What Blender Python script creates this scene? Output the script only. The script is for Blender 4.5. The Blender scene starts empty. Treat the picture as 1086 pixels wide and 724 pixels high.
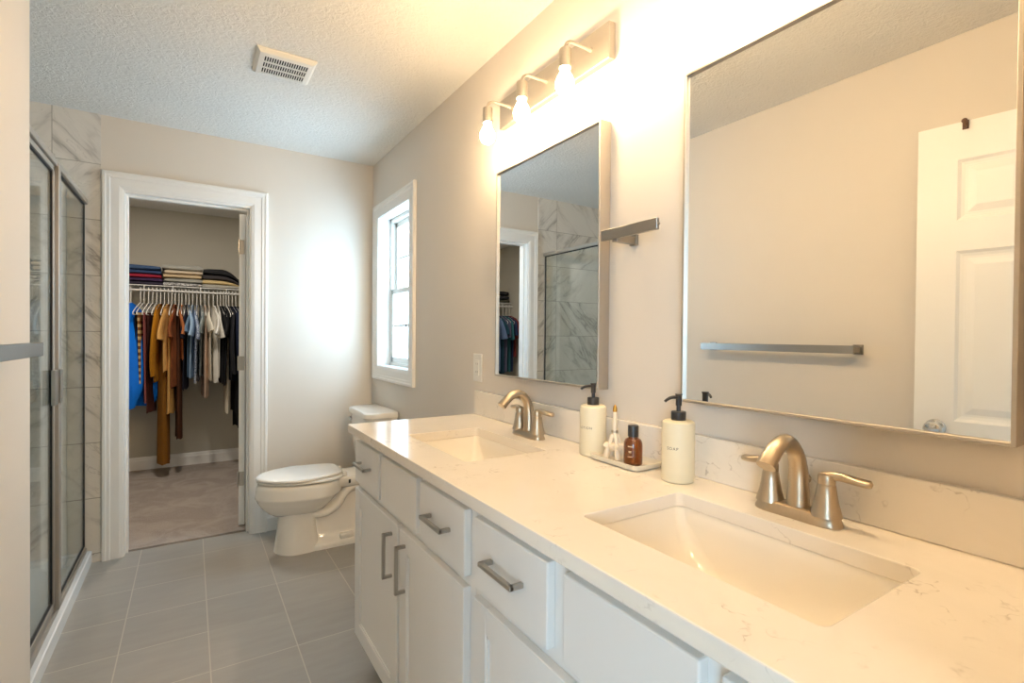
import bpy, bmesh, math, random
from mathutils import Vector, Matrix

random.seed(7)
PI = math.pi
sin, cos = math.sin, math.cos
SC = bpy.context.scene
COL = SC.collection

# ------------------------------------------------------------------ camera, world, light, exposure
F_PX, YAW, PITCH, ROLL, CAM_Z = 535.99, 0.566349, 0.0102696, 0.0088631, 1.252646
_f = Vector((sin(YAW) * cos(PITCH), cos(YAW) * cos(PITCH), -sin(PITCH)))
_r0 = Vector((cos(YAW), -sin(YAW), 0))
_u0 = _r0.cross(_f)
_r = _r0 * cos(ROLL) + _u0 * sin(ROLL)
_u = -_r0 * sin(ROLL) + _u0 * cos(ROLL)
camd = bpy.data.cameras.new('camera')
cam = bpy.data.objects.new('camera', camd)
COL.objects.link(cam)
camd.sensor_fit = 'HORIZONTAL'
camd.sensor_width = 36
camd.lens = F_PX / 1086 * 36
camd.clip_start = 0.02
cam.matrix_world = Matrix(((_r.x, _u.x, -_f.x, 0), (_r.y, _u.y, -_f.y, 0), (_r.z, _u.z, -_f.z, CAM_Z), (0, 0, 0, 1)))
SC.camera = cam

EXPOSURE = 0.58
SKY_STRENGTH = 12.0
SKY_COLOR = (0.54, 0.78, 1.0)
BULB_STRENGTH = 138.0
BULB_COLOR = (1.0, 0.72, 0.42)

w = bpy.data.worlds.new('daylight')
SC.world = w
w.use_nodes = True
bg = w.node_tree.nodes['Background']
bg.inputs[0].default_value = (*SKY_COLOR, 1)
bg.inputs[1].default_value = SKY_STRENGTH
vs = SC.view_settings
vs.view_transform = 'Standard'
vs.look = 'None'
vs.exposure = EXPOSURE
vs.gamma = 1
vs.use_curve_mapping = False
SC.cycles.caustics_reflective = False
SC.cycles.caustics_refractive = False
SC.cycles.max_bounces = 12
SC.cycles.diffuse_bounces = 8
SC.cycles.transparent_max_bounces = 16
SC.cycles.sample_clamp_indirect = 8.0


def portal(name, loc, rot, sx, sy):
    d = bpy.data.lights.new(name, 'AREA')
    d.shape = 'RECTANGLE'
    d.size, d.size_y = sx, sy
    d.cycles.is_portal = True
    o = bpy.data.objects.new(name, d)
    o.location = loc
    o.rotation_euler = rot
    COL.objects.link(o)

# unseen fill light added inside the closet to brighten the clothes and walls
ld = bpy.data.lights.new('closet_fill_light', 'AREA')
ld.shape = 'DISK'
ld.size = 0.16
ld.energy = 13
ld.color = (1.0, 0.92, 0.82)
lo = bpy.data.objects.new('closet_fill_light', ld)
lo.location = (-0.05, 4.25, 2.38)
COL.objects.link(lo)

# ------------------------------------------------------------------ room measures (metres, camera over the origin)
XW = 1.081          # wall that carries the mirrors
YB = 3.541          # back wall
XL = -0.43          # left wall
YR = 0.07           # rear wall, the doorway the camera stands in
CE = 2.44
CT = 0.9086         # countertop
YC = 5.66           # closet back wall
WT = 0.12

portal('window_daylight', (XW + 0.15, 3.10, 1.545), (0, PI / 2, 0), 1.0, 0.575)
portal('bedroom_fill_daylight', (-2.27, -2.35, 1.40), (0, -PI / 2, 0), 1.8, 1.5)


# ------------------------------------------------------------------ materials
def lin(c):
    return tuple(((v / 255) / 12.92 if v / 255 <= 0.04045 else ((v / 255 + 0.055) / 1.055) ** 2.4) for v in c)


class NT:
    def __init__(s, name):
        s.m = bpy.data.materials.new(name)
        s.m.use_nodes = True
        s.t = s.m.node_tree
        s.p = s.t.nodes['Principled BSDF']
        s.out = s.t.nodes['Material Output']
        s.co = None

    def n(s, kind, **kw):
        x = s.t.nodes.new(kind)
        for k, v in kw.items():
            setattr(x, k, v)
        return x

    def link(s, a, b):
        s.t.links.new(a, b)

    def coord(s):
        if s.co is None:
            s.co = s.n('ShaderNodeTexCoord').outputs['Object']
        return s.co

    def set(s, inp, v):
        if hasattr(v, 'is_output') or isinstance(v, bpy.types.NodeSocket):
            s.link(v, inp)
        else:
            inp.default_value = v

    def math(s, op, a, b=0.0, c=0.0):
        x = s.n('ShaderNodeMath', operation=op)
        s.set(x.inputs[0], a)
        s.set(x.inputs[1], b)
        s.set(x.inputs[2], c)
        return x.outputs[0]

    def noise(s, scale, detail=2, rough=0.5, vec=None, dist=0.0):
        x = s.n('ShaderNodeTexNoise')
        s.link(vec or s.coord(), x.inputs['Vector'])
        x.inputs['Scale'].default_value = scale
        x.inputs['Detail'].default_value = detail
        x.inputs['Roughness'].default_value = rough
        x.inputs['Distortion'].default_value = dist
        return x.outputs['Fac']

    def ramp(s, fac, stops):
        x = s.n('ShaderNodeValToRGB')
        s.link(fac, x.inputs[0])
        e = x.color_ramp.elements
        while len(e) < len(stops):
            e.new(0.5)
        for i, (p, c) in enumerate(stops):
            e[i].position = p
            e[i].color = (*c, 1) if len(c) == 3 else c
        return x.outputs[0]

    def mix(s, fac, a, b):
        x = s.n('ShaderNodeMix', data_type='RGBA')
        s.set(x.inputs[0], fac)
        for i, v in ((6, a), (7, b)):
            if isinstance(v, tuple):
                x.inputs[i].default_value = (*v[:3], 1)
            else:
                s.link(v, x.inputs[i])
        return x.outputs[2]

    def bump(s, h, strength=0.2, dist=0.002):
        x = s.n('ShaderNodeBump')
        x.inputs['Strength'].default_value = strength
        x.inputs['Distance'].default_value = dist
        s.link(h, x.inputs['Height'])
        s.link(x.outputs[0], s.p.inputs['Normal'])

    def base(s, c, rough=0.5, metal=0.0, spec=0.5):
        if isinstance(c, tuple):
            s.p.inputs['Base Color'].default_value = (*c[:3], 1)
        else:
            s.link(c, s.p.inputs['Base Color'])
        s.set(s.p.inputs['Roughness'], rough)
        s.p.inputs['Metallic'].default_value = metal
        s.p.inputs['Specular IOR Level'].default_value = spec
        return s


def paint(name, rgb, rough, mottle=0.02, bump=0.0, bscale=120):
    k = NT(name)
    c = lin(rgb)
    f = k.noise(6, 3)
    k.base(k.mix(f, tuple(v * (1 - mottle) for v in c), tuple(min(1, v * (1 + mottle)) for v in c)), rough)
    if bump:
        k.bump(k.noise(bscale, 2), bump, 0.001)
    return k.m


M = {}
M['wall'] = paint('wall_paint', (220, 212, 201), 0.65, 0.015, 0.08, 260)
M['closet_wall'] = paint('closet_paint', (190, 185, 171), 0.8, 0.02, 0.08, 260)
M['trim'] = paint('trim_paint', (236, 234, 230), 0.32, 0.01)
M['cabinet'] = paint('cabinet_paint', (228, 227, 224), 0.38, 0.012)
M['door'] = paint('door_paint', (238, 237, 234), 0.38, 0.012, 0.05, 300)
M['porcelain'] = paint('porcelain', (238, 234, 227), 0.08, 0.006)
M['sink'] = paint('sink_china', (236, 230, 218), 0.12, 0.006)
M['acrylic'] = paint('acrylic_white', (232, 234, 235), 0.25, 0.008)
M['plastic'] = paint('white_plastic', (232, 230, 224), 0.4, 0.01)
M['hanger'] = paint('hanger_white', (225, 222, 214), 0.45, 0.02)
M['wire'] = paint('white_wire', (222, 220, 215), 0.45, 0.02)
M['bottle'] = paint('matte_ceramic', (224, 216, 190), 0.5, 0.02)
M['black'] = paint('pump_black', (46, 44, 44), 0.38, 0.05)
M['gasket'] = paint('gasket_black', (18, 19, 22), 0.5, 0.05)
M['dark'] = paint('void_shade', (22, 20, 18), 0.8, 0.05)  # near-black colour put in for shade inside the vent and outlet slots
M['traydish'] = paint('tray_ceramic', (216, 209, 192), 0.42, 0.02)
M['letter'] = paint('letter_grey', (70, 64, 56), 0.6, 0.02)
M['label'] = paint('label_cream', (214, 190, 150), 0.6, 0.02)
M['figure'] = paint('figurine_cream', (236, 222, 198), 0.5, 0.04, 0.3, 220)
M['gold'] = None
M['hookbrown'] = paint('hook_bronze', (92, 62, 44), 0.45, 0.08)


def ceiling_mat():
    k = NT('ceiling_texture')
    k.base(k.mix(k.noise(3, 3), lin((226, 224, 218)), lin((234, 232, 227))), 0.85)
    a = k.noise(34, 4, 0.62, dist=1.3)
    b = k.ramp(a, [(0.38, (0, 0, 0)), (0.62, (1, 1, 1))])
    k.bump(b, 0.45, 0.006)
    return k.m


M['ceiling'] = ceiling_mat()


def metal(name, rgb, rough, brushed=True, scale=(4, 300, 300)):
    k = NT(name)
    c = lin(rgb)
    mp = k.n('ShaderNodeMapping')
    k.link(k.coord(), mp.inputs[0])
    mp.inputs['Scale'].default_value = scale
    f = k.noise(3, 2, 0.6, vec=mp.outputs[0])
    k.base(k.mix(f, tuple(v * 0.92 for v in c), tuple(min(1, v * 1.06) for v in c)), k.math('MULTIPLY_ADD', f, 0.12, rough - 0.06), 1.0)
    return k.m


M['nickel'] = metal('brushed_nickel', (192, 177, 155), 0.33, True, (60, 60, 8))
M['satin'] = metal('satin_nickel_frame', (188, 181, 171), 0.50, True, (60, 4, 60))
M['pull'] = metal('pull_nickel', (184, 179, 171), 0.34)
M['chrome'] = metal('chrome', (214, 214, 214), 0.1)
M['gold'] = metal('gold_tip', (196, 150, 70), 0.3)
M['barmetal'] = metal('bar_nickel', (158, 153, 146), 0.36, True, (20, 4, 20))


def mirror_mat():
    k = NT('mirror_silver')
    f = k.noise(0.6, 1)
    k.base(k.mix(f, (0.86, 0.88, 0.88), (0.88, 0.90, 0.90)), 0.0, 1.0)
    return k.m


M['mirror'] = mirror_mat()


def thin_glass(name, tint, refl=1.0):
    k = NT(name)
    tr = k.n('ShaderNodeBsdfTransparent')
    gl = k.n('ShaderNodeBsdfGlossy')
    gl.inputs['Roughness'].default_value = 0.0
    fr = k.n('ShaderNodeFresnel')
    geo = k.n('ShaderNodeNewGeometry')
    # the same thin-sheet reflection from either side of the sheet
    k.link(k.math('MULTIPLY_ADD', geo.outputs['Backfacing'], 1 / 1.5 - 1.5, 1.5), fr.inputs['IOR'])
    f = k.math('MULTIPLY', fr.outputs[0], refl)
    k.link(k.mix(k.noise(0.5, 1), tint, tuple(min(1, v * 1.01) for v in tint)), tr.inputs[0])
    mx = k.n('ShaderNodeMixShader')
    k.link(f, mx.inputs[0])
    k.link(tr.outputs[0], mx.inputs[1])
    k.link(gl.outputs[0], mx.inputs[2])
    k.link(mx.outputs[0], k.out.inputs['Surface'])
    return k.m


M['glass'] = thin_glass('shower_glass', (0.955, 0.98, 0.975), 0.8)
M['pane'] = thin_glass('window_pane', (0.93, 0.96, 0.97), 1.0)


def amber_mat():
    k = NT('amber_glass')
    k.base(k.mix(k.noise(20, 2), lin((150, 78, 22)), lin((122, 58, 14))), 0.08)
    k.p.inputs['Transmission Weight'].default_value = 0.6
    k.p.inputs['Coat Weight'].default_value = 0.4
    return k.m


M['amber'] = amber_mat()


def bulb_mat():
    k = NT('bulb_glow')
    em = k.n('ShaderNodeEmission')
    em.inputs[0].default_value = (*BULB_COLOR, 1)
    em.inputs[1].default_value = BULB_STRENGTH
    k.link(em.outputs[0], k.out.inputs['Surface'])
    return k.m


M['bulb'] = bulb_mat()


def quartz_mat():
    k = NT('quartz')
    base = k.mix(k.noise(7, 4), lin((232, 225, 213)), lin((240, 233, 222)))
    wv = k.n('ShaderNodeVectorMath', operation='ADD')
    ds = k.n('ShaderNodeTexNoise')
    k.link(k.coord(), ds.inputs['Vector'])
    ds.inputs['Scale'].default_value = 22
    ds.inputs['Detail'].default_value = 3
    sc = k.n('ShaderNodeVectorMath', operation='SCALE')
    k.link(ds.outputs['Color'], sc.inputs[0])
    sc.inputs['Scale'].default_value = 0.035
    k.link(k.coord(), wv.inputs[0])
    k.link(sc.outputs[0], wv.inputs[1])
    v = k.noise(13, 3, 0.55, vec=wv.outputs[0])
    line = k.math('ABSOLUTE', k.math('SUBTRACT', v, 0.5))
    line = k.ramp(line, [(0.0, (1, 1, 1)), (0.016, (0, 0, 0))])
    msk = k.ramp(k.noise(5.0, 3, 0.6), [(0.50, (0, 0, 0)), (0.62, (1, 1, 1))])
    msk2 = k.ramp(k.noise(55, 2), [(0.45, (0, 0, 0)), (0.6, (1, 1, 1))])
    f = k.math('MULTIPLY', k.math('MULTIPLY', line, msk), k.math('MULTIPLY_ADD', msk2, 0.8, 0.1))
    f = k.math('MULTIPLY', f, 0.62)
    soft = k.ramp(k.noise(4.2, 4, 0.6, dist=1.0), [(0.5, (0, 0, 0)), (0.72, (1, 1, 1))])
    base = k.mix(k.math('MULTIPLY', soft, 0.16), base, lin((205, 196, 182)))
    k.base(k.mix(f, base, lin((140, 124, 106))), 0.14)
    return k.m


M['quartz'] = quartz_mat()


def floor_tile():
    k = NT('floor_tile')
    sp = k.n('ShaderNodeSeparateXYZ')
    k.link(k.coord(), sp.inputs[0])
    x, y = sp.outputs[0], sp.outputs[1]

    def edge(c, period, off, half):
        f = k.math('FRACT', k.math('DIVIDE', k.math('ADD', c, 30 * period - off), period))
        d = k.math('MULTIPLY', k.math('MINIMUM', f, k.math('SUBTRACT', 1.0, f)), period)
        return k.math('LESS_THAN', d, half)
    g = 0.0021
    gx = edge(x, 0.3016, 0.065, g)
    gy = edge(y, 0.5970, 2.166, g)
    gy2 = k.math('MULTIPLY', edge(y, 0.5970, 2.4645, g), k.math('LESS_THAN', x, 0.065))
    grout = k.math('MAXIMUM', gx, k.math('MAXIMUM', gy, gy2))
    ix = k.math('FLOOR', k.math('DIVIDE', k.math('ADD', x, 9.048 - 0.065), 0.3016))
    iy = k.math('FLOOR', k.math('DIVIDE', k.math('ADD', y, 8.955 - 2.166), 0.2985))
    cb = k.n('ShaderNodeCombineXYZ')
    k.link(ix, cb.inputs[0])
    k.link(iy, cb.inputs[1])
    wn = k.n('ShaderNodeTexWhiteNoise')
    k.link(cb.outputs[0], wn.inputs[0])
    mp = k.n('ShaderNodeMapping')
    k.link(k.coord(), mp.inputs[0])
    mp.inputs['Scale'].default_value = (2.0, 9.0, 1)
    cl = k.noise(2.2, 4, 0.6, vec=mp.outputs[0])
    tone = k.math('ADD', k.math('MULTIPLY', cl, 0.8), k.math('MULTIPLY', wn.outputs[0], 0.2))
    c = k.mix(tone, lin((142, 138, 131)), lin((168, 164, 157)))
    c = k.mix(grout, c, lin((186, 180, 168)))
    k.base(c, k.math('MULTIPLY_ADD', cl, 0.12, 0.30))
    k.bump(k.math('SUBTRACT', 1.0, grout), 0.25, 0.001)
    return k.m


M['floor'] = floor_tile()


def marble(name, axis, off_h, off_z=0.047):
    k = NT(name)
    sp = k.n('ShaderNodeSeparateXYZ')
    k.link(k.coord(), sp.inputs[0])
    h, z = sp.outputs[axis], sp.outputs[2]
    PW, PH = 0.61, 0.3030
    hh = k.math('ADD', h, 20 * PW - off_h)
    zz = k.math('ADD', z, PH - off_z)

    def edge(c, period):
        f = k.math('FRACT', k.math('DIVIDE', c, period))
        d = k.math('MULTIPLY', k.math('MINIMUM', f, k.math('SUBTRACT', 1.0, f)), period)
        return k.math('LESS_THAN', d, 0.0018)
    grout = k.math('MAXIMUM', edge(hh, PW), edge(zz, PH))
    ih = k.math('FLOOR', k.math('DIVIDE', hh, PW))
    iz = k.math('FLOOR', k.math('DIVIDE', zz, PH))
    cb = k.n('ShaderNodeCombineXYZ')
    k.link(ih, cb.inputs[0])
    k.link(iz, cb.inputs[2])
    wn = k.n('ShaderNodeTexWhiteNoise')
    k.link(cb.outputs[0], wn.inputs[0])
    # each tile shows another stretch of the stone, some mirrored
    flip = k.math('MULTIPLY_ADD', k.math('GREATER_THAN', wn.outputs[0], 0.5), 2.0, -1.0)
    cc = k.n('ShaderNodeCombineXYZ')
    k.link(k.math('MULTIPLY', h, flip), cc.inputs[0])
    k.link(z, cc.inputs[2])
    sc = k.n('ShaderNodeVectorMath', operation='SCALE')
    k.link(wn.outputs[1], sc.inputs[0])
    sc.inputs['Scale'].default_value = 7.0
    ad = k.n('ShaderNodeVectorMath', operation='ADD')
    k.link(cc.outputs[0], ad.inputs[0])
    k.link(sc.outputs[0], ad.inputs[1])
    rot = k.n('ShaderNodeMapping')
    k.link(ad.outputs[0], rot.inputs[0])
    rot.inputs['Rotation'].default_value = (0, 0.80, 0)
    st = k.n('ShaderNodeMapping')
    k.link(rot.outputs[0], st.inputs[0])
    st.inputs['Scale'].default_value = (0.8, 1.0, 3.2)
    rot = st
    v = k.noise(1.7, 5, 0.55, vec=rot.outputs[0], dist=0.35)
    ln = k.ramp(k.math('ABSOLUTE', k.math('SUBTRACT', v, 0.5)), [(0.0, (1, 1, 1)), (0.02, (0.35, 0.35, 0.35)), (0.07, (0, 0, 0))])
    v2 = k.noise(4.2, 5, 0.6, vec=rot.outputs[0], dist=0.6)
    ln2 = k.ramp(k.math('ABSOLUTE', k.math('SUBTRACT', v2, 0.5)), [(0.0, (1, 1, 1)), (0.014, (0, 0, 0))])
    amt = k.ramp(k.noise(2.4, 2, vec=ad.outputs[0]), [(0.36, (0.15, 0.15, 0.15)), (0.6, (1, 1, 1))])
    f = k.math('MULTIPLY', k.math('MAXIMUM', k.math('MULTIPLY', ln, 0.8), k.math('MULTIPLY', ln2, 0.4)), amt)
    cloud = k.mix(k.noise(2.5, 4, vec=ad.outputs[0]), lin((218, 214, 207)), lin((232, 229, 223)))
    c = k.mix(f, cloud, lin((138, 134, 130)))
    c = k.mix(grout, c, lin((160, 156, 150)))
    k.base(c, 0.2)
    return k.m


M['marble_x'] = marble('marble_tile_back', 0, -0.615)
M['marble_y'] = marble('marble_tile_side', 1, YB)


def carpet_mat():
    k = NT('carpet')
    a = k.noise(220, 3, 0.7)
    b = k.noise(3.5, 4, 0.6, dist=1.5)
    c = k.mix(a, lin((122, 111, 102)), lin((188, 176, 166)))
    c = k.mix(k.math('MULTIPLY', k.ramp(b, [(0.42, (0, 0, 0)), (0.6, (1, 1, 1))]), 0.35), c, lin((196, 184, 174)))
    k.base(c, 0.95, 0, 0.1)
    k.bump(a, 0.9, 0.006)
    return k.m


M['carpet'] = carpet_mat()


_fab = {}


def fabric(rgb, stripe=None, rough=0.85):
    key = (rgb, stripe, rough)
    if key in _fab:
        return _fab[key]
    k = NT('cloth')
    c = lin(rgb)
    f = k.noise(14, 4, 0.6)
    col = k.mix(f, tuple(v * 0.86 for v in c), tuple(min(1, v * 1.1) for v in c))
    if stripe:
        kind, rgb2, period = stripe
        sp = k.n('ShaderNodeSeparateXYZ')
        k.link(k.coord(), sp.inputs[0])
        if kind == 'h':
            fr = k.math('FRACT', k.math('DIVIDE', k.math('ADD', sp.outputs[2], 10.0), period))
            col = k.mix(k.math('GREATER_THAN', fr, 0.5), col, lin(rgb2))
        elif kind == 'v':
            fr = k.math('FRACT', k.math('DIVIDE', k.math('ADD', sp.outputs[1], 10.0), period))
            col = k.mix(k.math('GREATER_THAN', fr, 0.6), col, lin(rgb2))
        else:
            nz = k.noise(period, 3, 0.65, dist=2.0)
            col = k.mix(k.ramp(nz, [(0.48, (0, 0, 0)), (0.53, (1, 1, 1))]), col, lin(rgb2))
    k.base(col, rough, 0, 0.25)
    k.bump(k.noise(30, 4, 0.6), 0.35, 0.004)
    _fab[key] = k.m
    return k.m


# ------------------------------------------------------------------ mesh helpers
def bm_new():
    return bmesh.new()


def box(bm, x0, x1, y0, y1, z0, z1, bev=0.0, seg=2, mtx=None):
    if x0 > x1: x0, x1 = x1, x0
    if y0 > y1: y0, y1 = y1, y0
    if z0 > z1: z0, z1 = z1, z0
    vs_ = [bm.verts.new(p) for p in ((x0, y0, z0), (x1, y0, z0), (x1, y1, z0), (x0, y1, z0), (x0, y0, z1), (x1, y0, z1), (x1, y1, z1), (x0, y1, z1))]
    fs = [bm.faces.new([vs_[i] for i in q]) for q in ((3, 2, 1, 0), (4, 5, 6, 7), (0, 1, 5, 4), (1, 2, 6, 5), (2, 3, 7, 6), (3, 0, 4, 7))]
    geom = list(vs_)
    if bev > 0:
        ed = set()
        for f in fs:
            ed.update(f.edges)
        r = bmesh.ops.bevel(bm, geom=list(ed), offset=bev, segments=seg, affect='EDGES', profile=0.5)
        geom = list({v for f in r['faces'] for v in f.verts} | {v for v in vs_ if v.is_valid})
    if mtx is not None:
        bmesh.ops.transform(bm, matrix=mtx, verts=[v for v in geom if v.is_valid])
    return bm


def loft(bm, rings, cap0=True, cap1=True, closed=True):
    vr = [[bm.verts.new(p) for p in r] for r in rings]
    n = len(rings[0])
    for a, b in zip(vr, vr[1:]):
        for i in range(n if closed else n - 1):
            j = (i + 1) % n
            try:
                bm.faces.new((a[i], a[j], b[j], b[i]))
            except ValueError:
                pass
    if cap0:
        bm.faces.new(list(reversed(vr[0])))
    if cap1:
        bm.faces.new(vr[-1])
    return vr


def tube(bm, pts, rad, n=10, caps=True, flat=1.0, up=None):
    """sweep a circle (or ellipse) along points; rad is a number or list"""
    pts = [Vector(p) for p in pts]
    if not isinstance(rad, (list, tuple)):
        rad = [rad] * len(pts)
    rings = []
    prev = None
    for i, p in enumerate(pts):
        if i == 0:
            t = pts[1] - p
        elif i == len(pts) - 1:
            t = p - pts[i - 1]
        else:
            t = (pts[i + 1] - p).normalized() + (p - pts[i - 1]).normalized()
        t.normalize()
        if prev is None:
            ref = Vector(up) if up else (Vector((0, 0, 1)) if abs(t.z) < 0.9 else Vector((0, 1, 0)))
            a = (ref - t * ref.dot(t)).normalized()
        else:
            a = (prev - t * prev.dot(t)).normalized()
        prev = a
        b = t.cross(a)
        r = rad[i]
        ra, rb = (r if isinstance(r, tuple) else (r * flat, r))
        rings.append([p + a * (ra * cos(2 * PI * k / n)) + b * (rb * sin(2 * PI * k / n)) for k in range(n)])
    loft(bm, rings, caps, caps)
    return bm


def lathe(bm, prof, cx=0, cy=0, n=32, cap=True):
    rings = [[(cx + r * cos(2 * PI * k / n), cy + r * sin(2 * PI * k / n), z) for k in range(n)] for r, z in prof]
    loft(bm, rings, cap, cap)
    return bm


def smooth_path(pts, k=6):
    """Catmull-Rom through points"""
    P = [Vector(p) for p in pts]
    P = [P[0] * 2 - P[1]] + P + [P[-1] * 2 - P[-2]]
    out = []
    for i in range(1, len(P) - 2):
        for j in range(k):
            t = j / k
            a, b, c, d = P[i - 1], P[i], P[i + 1], P[i + 2]
            out.append(0.5 * ((2 * b) + (c - a) * t + (2 * a - 5 * b + 4 * c - d) * t * t + (3 * b - a - 3 * c + d) * t ** 3))
    out.append(P[-2])
    return out


def rrect(cx, cy, hx, hy, r, z, n=6):
    pts = []
    for qx, qy, a0 in ((1, 1, 0), (-1, 1, 90), (-1, -1, 180), (1, -1, 270)):
        for k in range(n + 1):
            a = math.radians(a0 + 90 * k / n)
            pts.append((cx + qx * (hx - r) + r * cos(a), cy + qy * (hy - r) + r * sin(a), z))
    return pts


def world_of(o):
    p = Vector((0, 0, 0))
    while o is not None:
        p += o.location
        o = o.parent
    return p


def obj(name, bm, mat, parent=None, smooth=False, world=True, autobase=True, angle=35):
    """link bm as one mesh object. world=True: coordinates are world coordinates"""
    bmesh.ops.recalc_face_normals(bm, faces=bm.faces)
    off = Vector((0, 0, 0))
    o_loc = Vector((0, 0, 0))
    if parent is not None:
        if world:
            off = world_of(parent)
    elif autobase:
        xs = [v.co.x for v in bm.verts]
        ys = [v.co.y for v in bm.verts]
        off = Vector(((min(xs) + max(xs)) / 2, (min(ys) + max(ys)) / 2, min(v.co.z for v in bm.verts)))
        o_loc = off
    if off.length:
        bmesh.ops.translate(bm, vec=-off, verts=bm.verts)
    me = bpy.data.meshes.new(name)
    bm.to_mesh(me)
    bm.free()
    if smooth:
        for p in me.polygons:
            p.use_smooth = True
        try:
            me.set_sharp_from_angle(angle=math.radians(angle))
        except Exception:
            pass
    o = bpy.data.objects.new(name, me)
    o.location = o_loc
    for m in (mat if isinstance(mat, (list, tuple)) else [mat]):
        me.materials.append(m)
    COL.objects.link(o)
    o.parent = parent
    return o


def tag(o, label, cat, group=None):
    o['label'] = label
    o['category'] = cat
    if group:
        o['group'] = group
    return o


def thing(name, label, cat, loc, rotz=0.0, group=None):
    o = bpy.data.objects.new(name, None)
    o.empty_display_size = 0.05
    o.location = loc
    o.rotation_euler = (0, 0, rotz)
    COL.objects.link(o)
    return tag(o, label, cat, group)


def struct(name, bm, mat, parent=None, smooth=False):
    o = obj(name, bm, mat, parent, smooth, autobase=False)
    if parent is None:
        o['kind'] = 'structure'
    return o


def copy_tree(o, parent=None):
    c = o.copy()
    COL.objects.link(c)
    c.parent = parent
    for ch in [x for x in bpy.data.objects if x.parent == o]:
        copy_tree(ch, c)
    return c


# ------------------------------------------------------------------ the setting
b = box(bm_new(), -1.45, XW + 0.2, -0.05, YB + WT / 2, -0.08, 0.0)
struct('floor', b, M['floor'])
b = box(bm_new(), -1.45, XW + 0.2, -0.05, YB + WT, CE, CE + 0.08)
struct('ceiling', b, M['ceiling'])
# mirror wall with the window hole
WY0, WY1, WZ0, WZ1 = 2.815, 3.39, 1.045, 2.045
b = bm_new()
X1 = XW + 0.16
box(b, XW, X1, -0.02, WY0, 0, CE)
box(b, XW, X1, WY1, YB + WT, 0, CE)
box(b, XW, X1, WY0, WY1, 0, WZ0)
box(b, XW, X1, WY0, WY1, WZ1, CE)
struct('wall_right', b, M['wall'])
# back wall with the closet doorway
DX = 0.31
DZ = 2.035
b = bm_new()
box(b, -0.415, -DX - 0.015, YB, YB + WT, 0, CE)
box(b, DX + 0.015, XW, YB, YB + WT, 0, CE)
box(b, -DX - 0.015, DX + 0.015, YB, YB + WT, DZ + 0.015, CE)
struct('wall_back', b, M['wall'])
b = box(bm_new(), -1.45, -0.415, YB - 0.004, YB + WT, 0, CE)
struct('wall_shower_back', b, M['marble_x'])
b = box(bm_new(), -1.45, -1.35, 2.17, YB - 0.004, 0, CE)
struct('wall_shower_side', b, M['marble_y'])
b = box(bm_new(), -1.45, XL - 0.12, 2.05, 2.17, 0, CE)
struct('wall_shower_front', b, M['marble_x'])
b = box(bm_new(), XL - 0.12, XL, YR - WT, 2.17, 0, CE)
struct('wall_left', b, M['wall'])
# rear wall with the doorway the photograph is taken from
b = bm_new()
RD0, RD1 = -0.375, 0.475
box(b, XL, RD0, YR - WT, YR, 0, CE)
box(b, RD1, XW, YR - WT, YR, 0, CE)
box(b, RD0, RD1, YR - WT, YR, 2.05, CE)
struct('wall_rear', b, M['wall'])

# unseen bedroom added behind the camera to feed window fill through the open doorway
struct('floor_bedroom', box(bm_new(), -2.2, 2.4, -3.4, -0.05, -0.08, 0.0), M['carpet'])
struct('ceiling_bedroom', box(bm_new(), -2.2, 2.4, -3.4, -0.05, CE, CE + 0.08), M['ceiling'])
b = bm_new()
BW0, BW1, BZ0, BZ1 = -3.1, -1.6, 0.50, 2.30  # window opening placed and sized for the fill light
box(b, -2.3, -2.2, -3.4, BW0, 0, CE)
box(b, -2.3, -2.2, BW1, -0.05, 0, CE)
box(b, -2.3, -2.2, BW0, BW1, 0, BZ0)
box(b, -2.3, -2.2, BW0, BW1, BZ1, CE)
struct('wall_bedroom_left', b, M['wall'])
struct('wall_bedroom_right', box(bm_new(), 2.4, 2.5, -3.4, -0.05, 0, CE), M['wall'])
b = bm_new()
box(b, -2.2, XL - 0.12, YR - WT, YR, 0, CE)
box(b, XW, 2.4, YR - WT, YR, 0, CE)
struct('wall_bedroom_front', b, M['wall'])
b = box(bm_new(), -2.3, 2.5, -3.5, -3.4, 0, CE)
struct('wall_bedroom_rear', b, M['wall'])


def casing_profile(bm, pts, outward, depth_axis, d0, sgn, w_=0.093, t_out=0.019, t_in=0.010):
    """mitred door/window casing round a polyline; pts is the inner edge in the plane (h, z)"""
    # profile across the width: (distance from inner edge, thickness)
    prof = [(0.0, 0.0), (0.0, t_in), (0.012, t_in + 0.003), (0.018, t_in + 0.0045), (0.055, t_out - 0.004), (0.060, t_out - 0.001), (w_ - 0.02, t_out - 0.001), (w_ - 0.014, t_out + 0.002), (w_ - 0.003, t_out + 0.001), (w_, t_out - 0.003), (w_, 0.0)]
    n = len(pts)
    rows = []
    for i, (h, z) in enumerate(pts):
        oh, oz = outward[i]
        row = []
        for wd, th in prof:
            hh, zz = h + oh * wd, z + oz * wd
            d = d0 + sgn * th
            row.append((d, hh, zz) if depth_axis == 0 else (hh, d, zz))
        rows.append(row)
    return rows


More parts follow.
